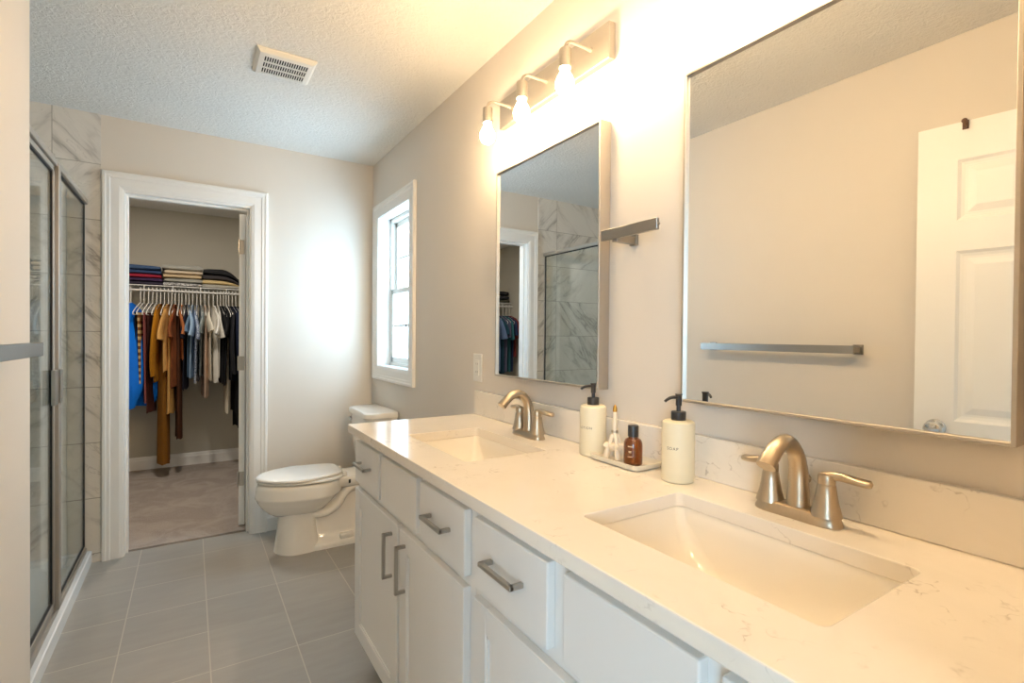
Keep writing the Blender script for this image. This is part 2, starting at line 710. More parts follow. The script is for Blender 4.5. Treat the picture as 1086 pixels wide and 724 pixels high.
# closet doorway casing and jamb
b = bm_new()
IN = 0.317
rows = casing_profile(b, [(-IN, 0), (-IN, DZ + 0.012), (IN, DZ + 0.012), (IN, 0)], [(-1, 0), (-1, 1), (1, 1), (1, 0)], 1, YB, -1)
loft(b, rows, True, True, True)
struct('trim_1', b, M['trim'])
b = bm_new()
for s in (-1, 1):
    box(b, s * DX, s * (DX + 0.016), YB - 0.001, YB + WT + 0.001, 0, DZ + 0.016)
    box(b, s * DX, s * (DX - 0.012), YB + 0.045, YB + 0.080, 0, DZ)
box(b, -DX, DX, YB - 0.001, YB + WT + 0.001, DZ, DZ + 0.016)
box(b, -DX + 0.012, DX - 0.012, YB + 0.045, YB + 0.080, DZ - 0.012, DZ)
struct('trim_2', b, M['trim'])


def baseboard(name, x0, x1, y0, y1, axis, sgn, h=0.115, t=0.014):
    b = bm_new()
    prof = [(0, 0), (t, 0), (t, h * 0.72), (t * 0.75, h * 0.78), (t * 0.6, h * 0.9), (t * 0.25, h), (0, h)]
    if axis == 1:
        rows = [[(x, y0 + sgn * d, z) for d, z in prof] for x in (x0, x1)]
    else:
        rows = [[(x0 + sgn * d, y, z) for d, z in prof] for y in (y0, y1)]
    loft(b, rows)
    return struct(name, b, M['trim'])


baseboard('baseboard_back', 0.412, XW, YB, YB, 1, -1)
baseboard('baseboard_right', XW, XW, 1.965, YB - 0.015, 0, -1)
baseboard('baseboard_left', XL, XL, YR, 2.17, 0, 1)

# window: casing, reveal, two sashes with muntins, glass
wn = bpy.data.objects.new('window_1', None)
wn.location = (XW, (WY0 + WY1) / 2, WZ0)
wn['kind'] = 'structure'
COL.objects.link(wn)
b = bm_new()
rows = casing_profile(b, [(WY0, WZ0), (WY0, WZ1), (WY1, WZ1), (WY1, WZ0)], [(-1, -1), (-1, 1), (1, 1), (1, -1)], 0, XW, -1, w_=0.09)
rows.append(rows[0])
vr = loft(b, rows, False, False, True)
bmesh.ops.remove_doubles(b, verts=b.verts, dist=1e-5)
obj('casing', b, M['trim'], wn)
b = bm_new()
RX = XW + 0.155
box(b, XW - 0.002, RX, WY0 - 0.012, WY0 + 0.004, WZ0, WZ1)
box(b, XW - 0.002, RX, WY1 - 0.004, WY1 + 0.012, WZ0, WZ1)
box(b, XW - 0.002, RX, WY0, WY1, WZ1 - 0.004, WZ1 + 0.012)
box(b, XW - 0.002, RX, WY0, WY1, WZ0 - 0.012, WZ0 + 0.004)
obj('reveal', b, M['trim'], wn)
b = bm_new()
y0, y1, z0, z1 = WY0 + 0.004, WY1 - 0.004, WZ0 + 0.004, WZ1 - 0.004
fx0, fx1 = XW + 0.075, XW + 0.135
for (a, c, d, e) in ((y0, y0 + 0.022, z0, z1), (y1 - 0.022, y1, z0, z1), (y0, y1, z0, z0 + 0.022), (y0, y1, z1 - 0.022, z1)):
    box(b, fx0, fx1, a, c, d, e, 0.002, 1)
obj('window_frame', b, M['plastic'], wn)
zm = (z0 + z1) / 2


def sash(x0, x1, za, zb):
    b = bm_new()
    a, c = y0 + 0.022, y1 - 0.022
    box(b, x0, x1, a, a + 0.032, za, zb, 0.002, 1)
    box(b, x0, x1, c - 0.032, c, za, zb, 0.002, 1)
    box(b, x0, x1, a, c, za, za + 0.034, 0.002, 1)
    box(b, x0, x1, a, c, zb - 0.034, zb, 0.002, 1)
    s = obj('sash', b, M['plastic'], wn)
    b = bm_new()
    xm = (x0 + x1) / 2
    box(b, xm - 0.006, xm + 0.006, (a + c) / 2 - 0.008, (a + c) / 2 + 0.008, za + 0.03, zb - 0.03)
    box(b, xm - 0.006, xm + 0.006, a + 0.03, c - 0.03, (za + zb) / 2 - 0.008, (za + zb) / 2 + 0.008)
    obj('muntin', b, M['plastic'], s)
    b = bm_new()
    v = [b.verts.new((xm + 0.008, *p)) for p in ((a + 0.03, za + 0.03), (c - 0.03, za + 0.03), (c - 0.03, zb - 0.03), (a + 0.03, zb - 0.03))]
    b.faces.new(v)
    obj('pane', b, M['pane'], s)


sash(XW + 0.078, XW + 0.102, z0 + 0.022, zm + 0.018)
sash(XW + 0.106, XW + 0.130, zm - 0.018, z1 - 0.022)
b = box(bm_new(), XW + 0.066, XW + 0.080, 3.08, 3.125, zm + 0.018, zm + 0.030, 0.003, 1)
obj('sash_lock', b, M['plastic'], wn)

# ------------------------------------------------------------------ closet shell
b = box(bm_new(), -1.30, XW, YB + WT / 2, YC, -0.08, 0.012)
struct('floor_closet', b, M['carpet'])
b = box(bm_new(), -1.30, XW, YB + WT, YC, 2.385, 2.43)
struct('ceiling_closet', b, M['ceiling'])
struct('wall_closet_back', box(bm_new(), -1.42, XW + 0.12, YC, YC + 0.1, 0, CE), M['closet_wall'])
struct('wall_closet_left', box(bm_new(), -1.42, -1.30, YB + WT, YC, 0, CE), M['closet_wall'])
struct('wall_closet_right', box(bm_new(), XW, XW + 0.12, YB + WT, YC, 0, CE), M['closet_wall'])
b = baseboard('baseboard_closet_back', -1.30, XW, YC, YC, 1, -1)
b.location.z = 0.012
b = baseboard('baseboard_closet_left', -1.30, -1.30, YB + WT, YC, 0, 1)
b.location.z = 0.012


def panel_leaf(bm, W, H, T, panels):
    """panelled door leaf in local coords: x along width 0..W, y thickness 0..T, z 0..H; panels: (x0,x1,z0,z1)"""
    xs = sorted({0, W} | {p[0] for p in panels} | {p[1] for p in panels})
    zs = sorted({0, H} | {p[2] for p in panels} | {p[3] for p in panels})
    for y, sgn in ((0, 1), (T, -1)):
        for i in range(len(xs) - 1):
            for j in range(len(zs) - 1):
                xa, xb, za, zb = xs[i], xs[i + 1], zs[j], zs[j + 1]
                isp = any(abs(xa - p[0]) < 1e-6 and abs(xb - p[1]) < 1e-6 and abs(za - p[2]) < 1e-6 and abs(zb - p[3]) < 1e-6 for p in panels)
                if not isp:
                    bm.faces.new([bm.verts.new(q) for q in ((xa, y, za), (xb, y, za), (xb, y, zb), (xa, y, zb))])
                else:
                    rings = []
                    for ins, dep in ((0, 0), (0.010, 0.007), (0.020, 0.009), (0.028, 0.009), (0.05, 0.003), (0.052, 0.0025)):
                        yy = y + sgn * dep
                        rings.append([(xa + ins, yy, za + ins), (xb - ins, yy, za + ins), (xb - ins, yy, zb - ins), (xa + ins, yy, zb - ins)])
                    loft(bm, rings, False, True)
    for q in (((0, 0, 0), (0, T, 0), (0, T, H), (0, 0, H)), ((W, 0, 0), (W, T, 0), (W, T, H), (W, 0, H)), ((0, 0, 0), (W, 0, 0), (W, T, 0), (0, T, 0)), ((0, 0, H), (W, 0, H), (W, T, H), (0, T, H))):
        bm.faces.new([bm.verts.new(p) for p in q])
    bmesh.ops.remove_doubles(bm, verts=bm.verts, dist=1e-5)


def six_panels(W):
    st, mu = 0.115, 0.10
    pw = (W - 2 * st - mu) / 2
    out = []
    for x0 in (st, st + pw + mu):
        for za, zb in ((0.235, 0.80), (0.945, 1.565), (1.675, 1.895)):
            out.append((x0, x0 + pw, za, zb))
    return out


def door_set(name, loc, rotz, W, H=2.02):
    d = bpy.data.objects.new(name, None)
    d.location = loc
    d.rotation_euler = (0, 0, rotz)
    d['kind'] = 'structure'
    COL.objects.link(d)
    b = bm_new()
    panel_leaf(b, W, H, 0.035, six_panels(W))
    obj('door_leaf', b, M['door'], d, world=False)
    return d


def knob_set(d, W, z):
    for s in (-1, 1):
        y = 0 if s < 0 else 0.035
        b = bm_new()
        prof = [(0.031, 0.0), (0.032, 0.004), (0.028, 0.009), (0.014, 0.012), (0.011, 0.026), (0.018, 0.034), (0.027, 0.043), (0.0285, 0.052), (0.024, 0.062), (0.012, 0.067), (0.001, 0.068)]
        lathe(b, prof, 0, 0, 24)
        bmesh.ops.transform(b, matrix=Matrix.Translation((W - 0.065, y, z)) @ Matrix.Rotation(PI / 2 if s < 0 else -PI / 2, 4, 'X'), verts=b.verts)
        k = obj('knob', b, M['chrome'], d, True, world=False)
        k['label'] = 'brushed nickel door knob'


# closet door, swung into the closet: only its hinge edge shows
HX, HY = 0.296, YB + WT + 0.012
d1 = door_set('door_1', (HX, HY, 0.02), math.radians(78), 0.60, 2.0)
knob_set(d1, 0.60, 0.90)
for z in (0.32, 1.064, 1.81):
    b = bm_new()
    box(b, -0.0025, 0.0, 0.004, 0.031, z - 0.065, z + 0.025, 0.0006, 1)
    lathe(b, [(0.006, z - 0.066), (0.006, z + 0.026)], -0.006, 0.0375, 12)
    o = obj('hinge', b, M['pull'], d1, world=False)
# entry door, swung open along the left wall
d2 = door_set('door_2', (-0.345, 0.085, 0.012), math.radians(82.0), 0.725, 2.03)
knob_set(d2, 0.725, 0.915)

# ------------------------------------------------------------------ vanity cabinets
FX = 0.532          # front plane of doors and drawers
FF = 0.552          # face frame


def pull(parent, y, z, length, vertical):
    """square bar pull standing 32 mm off the front"""
    h = length / 2
    b = bm_new()
    s = 0.005
    xo = FX - 0.032
    if vertical:
        box(b, xo, xo + 0.010, y - s, y + s, z - h, z + h, 0.0012, 1)
        for k in (-1, 1):
            box(b, xo + 0.002, FX, y - s, y + s, z + k * h - s * (1 + k), z + k * h + s * (1 - k), 0.0012, 1)
    else:
        box(b, xo, xo + 0.010, y - h, y + h, z - s, z + s, 0.0012, 1)
        for k in (-1, 1):
            box(b, xo + 0.002, FX, y + k * h - s * (1 + k), y + k * h + s * (1 - k), z - s, z + s, 0.0012, 1)
    o = obj('handle', b, M['pull'], parent)
    o['label'] = 'brushed nickel bar pull'
    return o


def shaker(bm, y0, y1, z0, z1):
    r = 0.058
    for q in ((y0, y0 + r, z0, z1), (y1 - r, y1, z0, z1)):
        box(bm, FX, FX + 0.020, *q, 0.0018, 1)
    for q in ((y0 + r - 0.001, y1 - r + 0.001, z0, z0 + r), (y0 + r - 0.001, y1 - r + 0.001, z1 - r, z1)):
        box(bm, FX, FX + 0.020, *q, 0.0018, 1)
    # stepped bead, then flat panel
    t = 0.006
    for q in ((y0 + r, y0 + r + t, z0 + r, z1 - r), (y1 - r - t, y1 - r, z0 + r, z1 - r), (y0 + r, y1 - r, z0 + r, z0 + r + t), (y0 + r, y1 - r, z1 - r - t, z1 - r)):
        box(bm, FX + 0.003, FX + 0.012, *q)
    box(bm, FX + 0.0065, FX + 0.016, y0 + r - 0.002, y1 - r + 0.002, z0 + r - 0.002, z1 - r + 0.002)


def cabinet(label, ya, yb, doors, drawers, hand):
    c = thing('vanity_cabinet', label, 'cabinet', ((FF + XW - 0.005) / 2, (ya + yb) / 2, 0), 0, 'vanity cabinets under the worktop')
    zt = CT - 0.030
    b = bm_new()
    box(b, FF, FF + 0.02, ya, yb, 0.105, zt - 0.0005)                    # face frame
    box(b, FF + 0.02, XW - 0.005, yb - 0.016, yb, 0.105, zt - 0.0005)
    box(b, FF + 0.075, XW - 0.005, yb - 0.016, yb, 0.0, 0.105)
    box(b, FF + 0.02, XW - 0.005, ya, ya + 0.016, 0.105, zt - 0.0005)
    box(b, FF + 0.075, XW - 0.005, ya, ya + 0.016, 0.0, 0.105)
    box(b, FF + 0.02, XW - 0.005, ya + 0.016, yb - 0.016, 0.105, 0.121)
    box(b, XW - 0.015, XW - 0.005, ya + 0.016, yb - 0.016, 0.121, zt - 0.03)
    obj('carcass', b, M['cabinet'], c)
    b = box(bm_new(), FF + 0.075, FF + 0.09, ya + 0.016, yb - 0.016, 0.0, 0.105)
    obj('toe_kick', b, M['cabinet'], c)
    for i, (a, e) in enumerate(doors):
        b = bm_new()
        shaker(b, a, e, 0.113, 0.672)
        d = obj('door', b, M['cabinet'], c)
        yh = a + 0.046 if hand[i] == 'near' else e - 0.046
        pull(d, yh, 0.568, 0.142, True)
    for a, e, has in drawers:
        b = bm_new()
        box(b, FX, FX + 0.020, a, e, 0.696, 0.853, 0.0035, 2)
        d = obj('drawer' if has else 'false_drawer_front', b, M['cabinet'], c)
        if has:
            pull(d, (a + e) / 2, 0.782, 0.125, False)
    return c


cabinet('white shaker vanity cabinet nearer the toilet, under the far sink', 1.010, 1.962,
        [(1.480, 1.945), (1.036, 1.458)], [(1.667, 1.945, True), (1.332, 1.640, False), (1.034, 1.304, True)], ['near', 'far'])
cabinet('white shaker vanity cabinet nearest the camera, under the near sink', 0.103, 1.009,
        [(0.560, 0.990), (0.125, 0.535)], [(0.714, 0.986, True), (0.398, 0.670, False), (0.125, 0.368, True)], ['near', 'far'])

# ------------------------------------------------------------------ worktop with two basin cut-outs
CX0, CX1 = 0.512, XW - 0.001
CY0, CY1 = 0.101, 1.978
SINKS = [(0.772, 1.448, 0.137, 0.220), (0.780, 0.525, 0.142, 0.222)]
top = thing('countertop', 'long speckled white quartz worktop running over both vanity cabinets', 'countertop', ((CX0 + CX1) / 2, (CY0 + CY1) / 2, CT - 0.03))
b = bm_new()
loops = [[(CX0, CY0), (CX1, CY0), (CX1, CY1), (CX0, CY1)]]
for sx, sy, hx, hy in SINKS:
    loops.append([(p[0], p[1]) for p in rrect(sx, sy, hx, hy, 0.014, 0, 6)])
edges = []
vtop = []
for L in loops:
    v = [b.verts.new((x, y, CT)) for x, y in L]
    vtop.append(v)
    edges += [b.edges.new((v[i], v[(i + 1) % len(v)])) for i in range(len(v))]
bmesh.ops.triangle_fill(b, use_beauty=True, use_dissolve=False, edges=edges)
topf = list(b.faces)
r = bmesh.ops.extrude_face_region(b, geom=topf)
bmesh.ops.translate(b, vec=(0, 0, -0.030), verts=[g for g in r['geom'] if isinstance(g, bmesh.types.BMVert)])
slab = obj('slab', b, M['quartz'], top)
bv = slab.modifiers.new('bevel', 'BEVEL')
bv.width = 0.0022
bv.segments = 2
bv.limit_method = 'ANGLE'
bv.angle_limit = math.radians(60)
b = box(bm_new(), XW - 0.021, XW - 0.001, CY0, CY1, CT, CT + 0.103, 0.0018, 1)
obj('backsplash', b, M['quartz'], top)


def sink(label, sx, sy, hx, hy):
    s = thing('sink', label, 'sink', (sx, sy, CT - 0.175), 0, 'undermount basins')
    b = bm_new()
    z0 = CT - 0.0305
    rings = []
    # flange outside, rim, inner wall down to the floor of the bowl
    prof = [(0.016, 0.000), (0.003, 0.0), (0.0, -0.004), (-0.003, -0.030), (-0.008, -0.065), (-0.018, -0.095), (-0.036, -0.118), (-0.062, -0.130), (-0.095, -0.136)]
    for k, (o, dz) in enumerate(prof):
        q = max(0.0, -dz - 0.01) / 0.126
        endx = 0.0
        endy = -0.085 * q ** 1.6                # the end walls sweep in further than the front and back
        rr = max(0.012, 0.016 + o * 0.4 + 0.05 * q)
        rings.append(rrect(sx, sy, hx + o + endx, hy + o + endy, min(rr, hx + o - 0.002), z0 + dz, 8))
    loft(b, rings, False, False)
    # floor of the bowl falls to the drain
    cx_, cy_ = sx + 0.02, sy
    last = rings[-1]
    R2 = [(cx_ + 0.022 * cos(math.atan2(p[1] - cy_, p[0] - cx_)), cy_ + 0.022 * sin(math.atan2(p[1] - cy_, p[0] - cx_)), z0 - 0.143) for p in last]
    loft(b, [last, R2], False, False)
    bmesh.ops.remove_doubles(b, verts=b.verts, dist=1e-5)
    bw = obj('basin', b, M['sink'], s, True, angle=50)
    sol = bw.modifiers.new('thickness', 'SOLIDIFY')
    sol.thickness = 0.008
    sol.offset = -1
    b = bm_new()
    lathe(b, [(0.0225, z0 - 0.146), (0.0235, z0 - 0.1415), (0.019, z0 - 0.140), (0.017, z0 - 0.143), (0.001, z0 - 0.1425)], cx_, cy_, 24)
    o = obj('drain', b, M['nickel'], s, True)
    o['label'] = 'metal drain ring'


sink('rectangular undermount basin at the far end of the worktop', *SINKS[0])
sink('rectangular undermount basin in the near part of the worktop, under the large mirror', *SINKS[1])


# ------------------------------------------------------------------ taps
def faucet(label, loc):
    f = thing('faucet', label, 'faucet', loc, 0, 'centreset taps')
    # base plate: waisted bar with round flared ends
    b = bm_new()
    N = 48
    rings = []
    for z, g in ((0.0, 0.0), (0.003, 0.0005), (0.012, -0.003), (0.018, -0.006), (0.0205, -0.011)):
        ring = []
        for k in range(N):
            a = 2 * PI * k / N
            yy = cos(a)
            xx = sin(a)
            hy, hx = 0.077 + g, 0.0275 + g
            y = hy * (abs(yy) ** 0.62) * (1 if yy >= 0 else -1)
            x = hx * (abs(xx) ** 0.75) * (1 if xx >= 0 else -1)
            x *= 0.86 + 0.14 * min(1, (y / 0.05) ** 2)
            ring.append((x, y, z))
        rings.append(ring)
    loft(b, rings)
    obj('base_plate', b, M['nickel'], f, True, world=False)
    # spout: flared foot, high arc leaning forward, blunt outlet
    b = bm_new()
    pts = smooth_path([(0.004, 0, 0.016), (0.004, 0, 0.05), (0.002, 0, 0.088), (-0.010, 0, 0.121), (-0.036, 0, 0.1405), (-0.066, 0, 0.137), (-0.090, 0, 0.119), (-0.103, 0, 0.105)], 6)
    n = len(pts)
    rad = []
    for i in range(n):
        t = i / (n - 1)
        r0 = 0.0205 - 0.0068 * min(1, t / 0.45) if t < 0.45 else 0.0137 + 0.0008 * max(0, (t - 0.6) / 0.4)
        wd = r0 * (1.0 + 0.14 * max(0, (t - 0.5) / 0.5))
        rad.append((r0, wd))
    tube(b, pts, rad, 20, True, up=(1, 0, 0))
    obj('spout', b, M['nickel'], f, True, world=False, angle=50)
    for s in (-1, 1):
        b = bm_new()
        y = s * 0.051
        lathe(b, [(0.0255, 0.016), (0.0238, 0.022), (0.0198, 0.037), (0.0168, 0.054), (0.0146, 0.0700), (0.0136, 0.0712), (0.0136, 0.0720)], 0, y, 24)
        h = obj('handle', b, M['nickel'], f, True, world=False)
        b = bm_new()
        lathe(b, [(0.0138, 0.0726), (0.0140, 0.080), (0.0138, 0.086), (0.0122, 0.0895), (0.006, 0.0912), (0.0005, 0.0914)], 0, y, 24)
        obj('collar', b, M['nickel'], h, True, world=False)
        b = bm_new()
        pts = smooth_path([(0.0, y - s * 0.006, 0.084), (0.002, y + s * 0.012, 0.0880), (0.005, y + s * 0.026, 0.0880), (0.009, y + s * 0.043, 0.0855), (0.013, y + s * 0.057, 0.0838), (0.016, y + s * 0.066, 0.0840)], 5)
        m = len(pts)
        rad = []
        for i in range(m):
            t = i / (m - 1)
            hz = 0.0085 * (1 - 0.25 * t)
            wd = 0.0105 - 0.003 * sin(PI * min(1, t / 0.5)) + 0.0030 * max(0, sin(PI * (t - 0.35) / 0.62))
            if t > 0.9:
                k_ = math.sqrt(max(0.02, 1 - ((t - 0.9) / 0.1) ** 2))
                hz *= k_
                wd *= k_
            rad.append((hz, wd))
        tube(b, pts, rad, 14, True, up=(0, 0, 1))
        obj('lever', b, M['nickel'], h, True, world=False, angle=60)
    b = bm_new()
    tube(b, [(0.032, -0.001, 0.014), (0.032, -0.001, 0.058)], 0.0028, 10)
    lathe(b, [(0.003, 0.056), (0.0065, 0.061), (0.0078, 0.067), (0.005, 0.072), (0.0008, 0.0735)], 0.032, -0.001, 16)
    obj('lift_rod', b, M['nickel'], f, True, world=False)
    return f


f1 = faucet('brushed nickel two-lever tap behind the near basin', (0.996, 0.528, CT))
f1.scale = (1.05, 1.05, 1.05)
f2 = copy_tree(f1)
f2.location = (0.985, 1.440, CT)
tag(f2, 'brushed nickel two-lever tap behind the far basin, below the small mirror', 'faucet', 'centreset taps')


# ------------------------------------------------------------------ mirrors
def wall_mirror(label, y0, y1, z0=1.093, z1=1.908, d=0.044):
    m = thing('wall_mirror', label, 'mirror', (XW, (y0 + y1) / 2, z0), 0, 'framed mirrors above the basins')
    t = 0.0065
    x0 = XW - d
    b = bm_new()
    box(b, x0, XW - 0.001, y0, y0 + t, z0, z1, 0.0008, 1)
    box(b, x0, XW - 0.001, y1 - t, y1, z0, z1, 0.0008, 1)
    box(b, x0, XW - 0.001, y0 + t, y1 - t, z0, z0 + t, 0.0008, 1)
    box(b, x0, XW - 0.001, y0 + t, y1 - t, z1 - t, z1, 0.0008, 1)
    fr = obj('frame', b, M['satin'], m)
    fr['label'] = 'thin satin nickel frame'
    b = box(bm_new(), XW - 0.036, XW - 0.030, y0 + t, y1 - t, z0 + t, z1 - t)
    obj('mirror_glass', b, M['mirror'], m)


wall_mirror('metal-framed mirror above the far basin, reflecting the shower and closet', 1.146, 1.760)
wall_mirror('metal-framed mirror above the near basin, reflecting the open white door', 0.230, 0.842)


# ------------------------------------------------------------------ vanity lights
def vanity_light(label, yc, zc):
    v = thing('vanity_light', label, 'light', (XW, yc, zc), 0, 'three-bulb vanity lights')
    b = box(bm_new(), XW - 0.026, XW - 0.0005, yc - 0.318, yc + 0.318, zc - 0.056, zc + 0.056, 0.0015, 1)
    obj('back_plate', b, M['satin'], v)
    xb = XW - 0.128
    for k in (-1, 0, 1):
        y = yc + k * 0.236
        b = bm_new()
        za = zc + 0.004
        pts = [(XW - 0.026, y, za), (XW - 0.045, y, za), (XW - 0.0455, y, za)]
        rad = [0.0075, 0.0065, 0.0048]
        pts += [(XW - 0.075, y, za)]
        rad += [0.0048]
        R = 0.024
        for i in range(0, 9):
            a = PI / 2 * i / 8
            pts.append((xb + R - R * sin(a), y, za - R + R * cos(a)))
            rad.append(0.0048)
        pts.append((xb, y, za - 0.036))
        rad.append(0.0048)
        tube(b, pts, rad, 12)
        arm = obj('arm', b, M['satin'], v, True)
        b = bm_new()
        zs = za - 0.030
        lathe(b, [(0.004, zs + 0.001), (0.0180, zs), (0.0190, zs - 0.002), (0.0190, zs - 0.056), (0.0160, zs - 0.0565), (0.0160, zs - 0.050)], xb, y, 24)
        obj('socket', b, M['satin'], arm, True)
        b = bm_new()
        zt = zs - 0.052
        prof = [(0.0125, zt), (0.0128, zt - 0.010), (0.0150, zt - 0.018), (0.0215, zt - 0.030), (0.0270, zt - 0.043), (0.0285, zt - 0.054), (0.0270, zt - 0.065), (0.0215, zt - 0.075), (0.0120, zt - 0.0815), (0.0008, zt - 0.083)]
        lathe(b, prof, xb, y, 24)
        bl = obj('bulb', b, M['bulb'], v, True)
        bl['label'] = 'glowing warm light bulb'


vanity_light('three-bulb nickel wall light above the far mirror', 1.450, 2.146)
vanity_light('three-bulb nickel wall light above the near mirror, at the top edge of the photo', 0.530, 2.170)

# ------------------------------------------------------------------ hand towel holder between the mirrors
h = thing('towel_holder', 'short square nickel hand-towel arm on the wall between the two mirrors', 'towel holder', (XW, 1.045, 1.53))
b = box(bm_new(), XW - 0.009, XW - 0.0005, 1.030, 1.058, 1.517, 1.547, 0.001, 1)
obj('wall_plate', b, M['barmetal'], h)
b = box(bm_new(), XW - 0.080, XW - 0.008, 1.034, 1.054, 1.520, 1.540, 0.001, 1)
obj('arm', b, M['barmetal'], h)
b = box(bm_new(), XW - 0.088, XW - 0.078, 0.885, 1.092, 1.527, 1.557, 0.0012, 1)
obj('bar', b, M['barmetal'], h)
b = bm_new()
tube(b, [(XW - 0.083, 0.886, 1.541), (XW - 0.083, 0.880, 1.541)], 0.0026, 10)
obj('end_screw', b, M['barmetal'], h, True)

# long towel bar on the left wall (seen direct at the left edge and in the near mirror)
t = thing('towel_bar', 'long flat nickel towel bar on the left wall facing the mirrors', 'towel bar', (XL, 1.44, 1.19))
TZ = 1.207
b = box(bm_new(), -0.348, -0.336, 1.055, 1.835, TZ - 0.018, TZ + 0.018, 0.0012, 1)
obj('bar', b, M['barmetal'], t)
for y in (1.075, 1.815):
    b = bm_new()
    box(b, XL + 0.0005, XL + 0.009, y - 0.020, y + 0.020, TZ - 0.022, TZ + 0.022, 0.0012, 1)
    box(b, XL + 0.008, -0.347, y - 0.012, y + 0.012, TZ - 0.013, TZ + 0.013, 0.0012, 1)
    obj('post', b, M['barmetal'], t)

# bronze hook over the entry door
hk = thing('over_door_hook', 'small bronze hook hanging over the top of the open white door', 'hook', (-0.25, 0.72, 2.0))
dirv = Vector((cos(math.radians(82)), sin(math.radians(82)), 0))
nrm = Vector((sin(math.radians(82)), -cos(math.radians(82)), 0))      # towards the mirrors
p0 = Vector((-0.345, 0.085, 0)) + dirv * 0.59
ang = math.atan2(dirv.y, dirv.x)
mt = Matrix.Translation((p0.x, p0.y, 2.042)) @ Matrix.Rotation(ang, 4, 'Z')
b = bm_new()
box(b, -0.009, 0.009, -0.0022, -0.0004, -0.030, 0.002)
box(b, -0.009, 0.009, -0.0022, 0.037, 0.0004, 0.0022)
box(b, -0.009, 0.009, 0.0354, 0.037, -0.02, 0.002)
bmesh.ops.transform(b, matrix=mt, verts=b.verts)
obj('strap', b, M['hookbrown'], hk)
b = bm_new()
pts = smooth_path([(0, -0.002, -0.018), (0, -0.010, -0.026), (0, -0.022, -0.024), (0, -0.027, -0.012), (0, -0.026, -0.006)], 4)
tube(b, pts, 0.0045, 10)
r = bmesh.ops.create_uvsphere(b, u_segments=12, v_segments=8, radius=0.009)
bmesh.ops.translate(b, vec=(0, -0.026, -0.006), verts=r['verts'])
bmesh.ops.transform(b, matrix=mt, verts=b.verts)
obj('hook_arm', b, M['hookbrown'], hk, True)

# ------------------------------------------------------------------ outlet and ceiling vent
o = thing('wall_outlet', 'white wall outlet plate between the window and the far mirror', 'outlet', (XW, 1.977, 1.05))
b = box(bm_new(), XW - 0.006, XW - 0.0003, 1.938, 2.016, 1.050, 1.174, 0.003, 2)
pl = obj('cover_plate', b, M['plastic'], o)
b = box(bm_new(), XW - 0.0085, XW - 0.005, 1.960, 1.994, 1.078, 1.146, 0.001, 1)
fc = obj('receptacle', b, M['plastic'], pl)
for zz in (1.094, 1.130):
    for yy in (1.971, 1.983):
        obj('slot', box(bm_new(), XW - 0.0089, XW - 0.0084, yy - 0.001, yy + 0.001, zz - 0.004, zz + 0.004), M['dark'], fc)

v = thing('ceiling_vent', 'square white exhaust fan grille on the textured ceiling', 'vent', (0.346, 2.437, CE - 0.02))
vx0, vx1, vy0, vy1 = 0.230, 0.464, 2.326, 2.552
b = bm_new()
rings = []
for ins, z in ((0.0, CE - 0.0005), (0.0, CE - 0.006), (0.012, CE - 0.018), (0.030, CE - 0.021)):
    rings.append([(vx0 + ins, vy0 + ins, z), (vx1 - ins, vy0 + ins, z), (vx1 - ins, vy1 - ins, z), (vx0 + ins, vy1 - ins, z)])
loft(b, rings, False, False)
ix0, ix1, iy0, iy1 = vx0 + 0.030, vx1 - 0.030, vy0 + 0.036, vy1 - 0.036
box(b, vx0 + 0.028, vx1 - 0.028, vy0 + 0.028, iy0, CE - 0.021, CE - 0.017)
box(b, vx0 + 0.028, vx1 - 0.028, iy1, vy1 - 0.028, CE - 0.021, CE - 0.017)
for fr in (1 / 3, 2 / 3):
    yy = iy0 + (iy1 - iy0) * fr
    box(b, ix0, ix1, yy - 0.004, yy + 0.004, CE - 0.021, CE - 0.017)
NS = 18
for i in range(NS + 1):
    xx = ix0 + (ix1 - ix0) * i / NS
    box(b, xx - 0.0020, xx + 0.0020, iy0, iy1, CE - 0.021, CE - 0.019)
obj('grille', b, M['plastic'], v)
b = box(bm_new(), vx0 + 0.014, vx1 - 0.014, vy0 + 0.014, vy1 - 0.014, CE - 0.006, CE - 0.001)
obj('fan_recess_shade', b, M['dark'], v)  # flat dark plate standing in for the shade behind the grille


# ------------------------------------------------------------------ things on the worktop
def text_mesh(txt, size, radius, z, bm):
    cu = bpy.data.curves.new('t', 'FONT')
    cu.body = txt
    cu.size = size
    cu.space_character = 1.25
    cu.align_x = 'CENTER'
    to = bpy.data.objects.new('t', cu)
    COL.objects.link(to)
    bpy.context.view_layer.update()
    me = bpy.data.meshes.new_from_object(to.evaluated_get(bpy.context.evaluated_depsgraph_get()))
    bpy.data.objects.remove(to)
    bpy.data.curves.remove(cu)
    t = bmesh.new()
    t.from_mesh(me)
    bmesh.ops.triangulate(t, faces=t.faces)
    vm = {}
    for q in t.verts:
        a = q.co.x / radius
        vm[q] = bm.verts.new((radius * sin(a), -radius * cos(a), z + q.co.y))
    for f in t.faces:
        try:
            bm.faces.new([vm[q] for q in f.verts])
        except ValueError:
            pass
    t.free()
    bpy.data.meshes.remove(me)


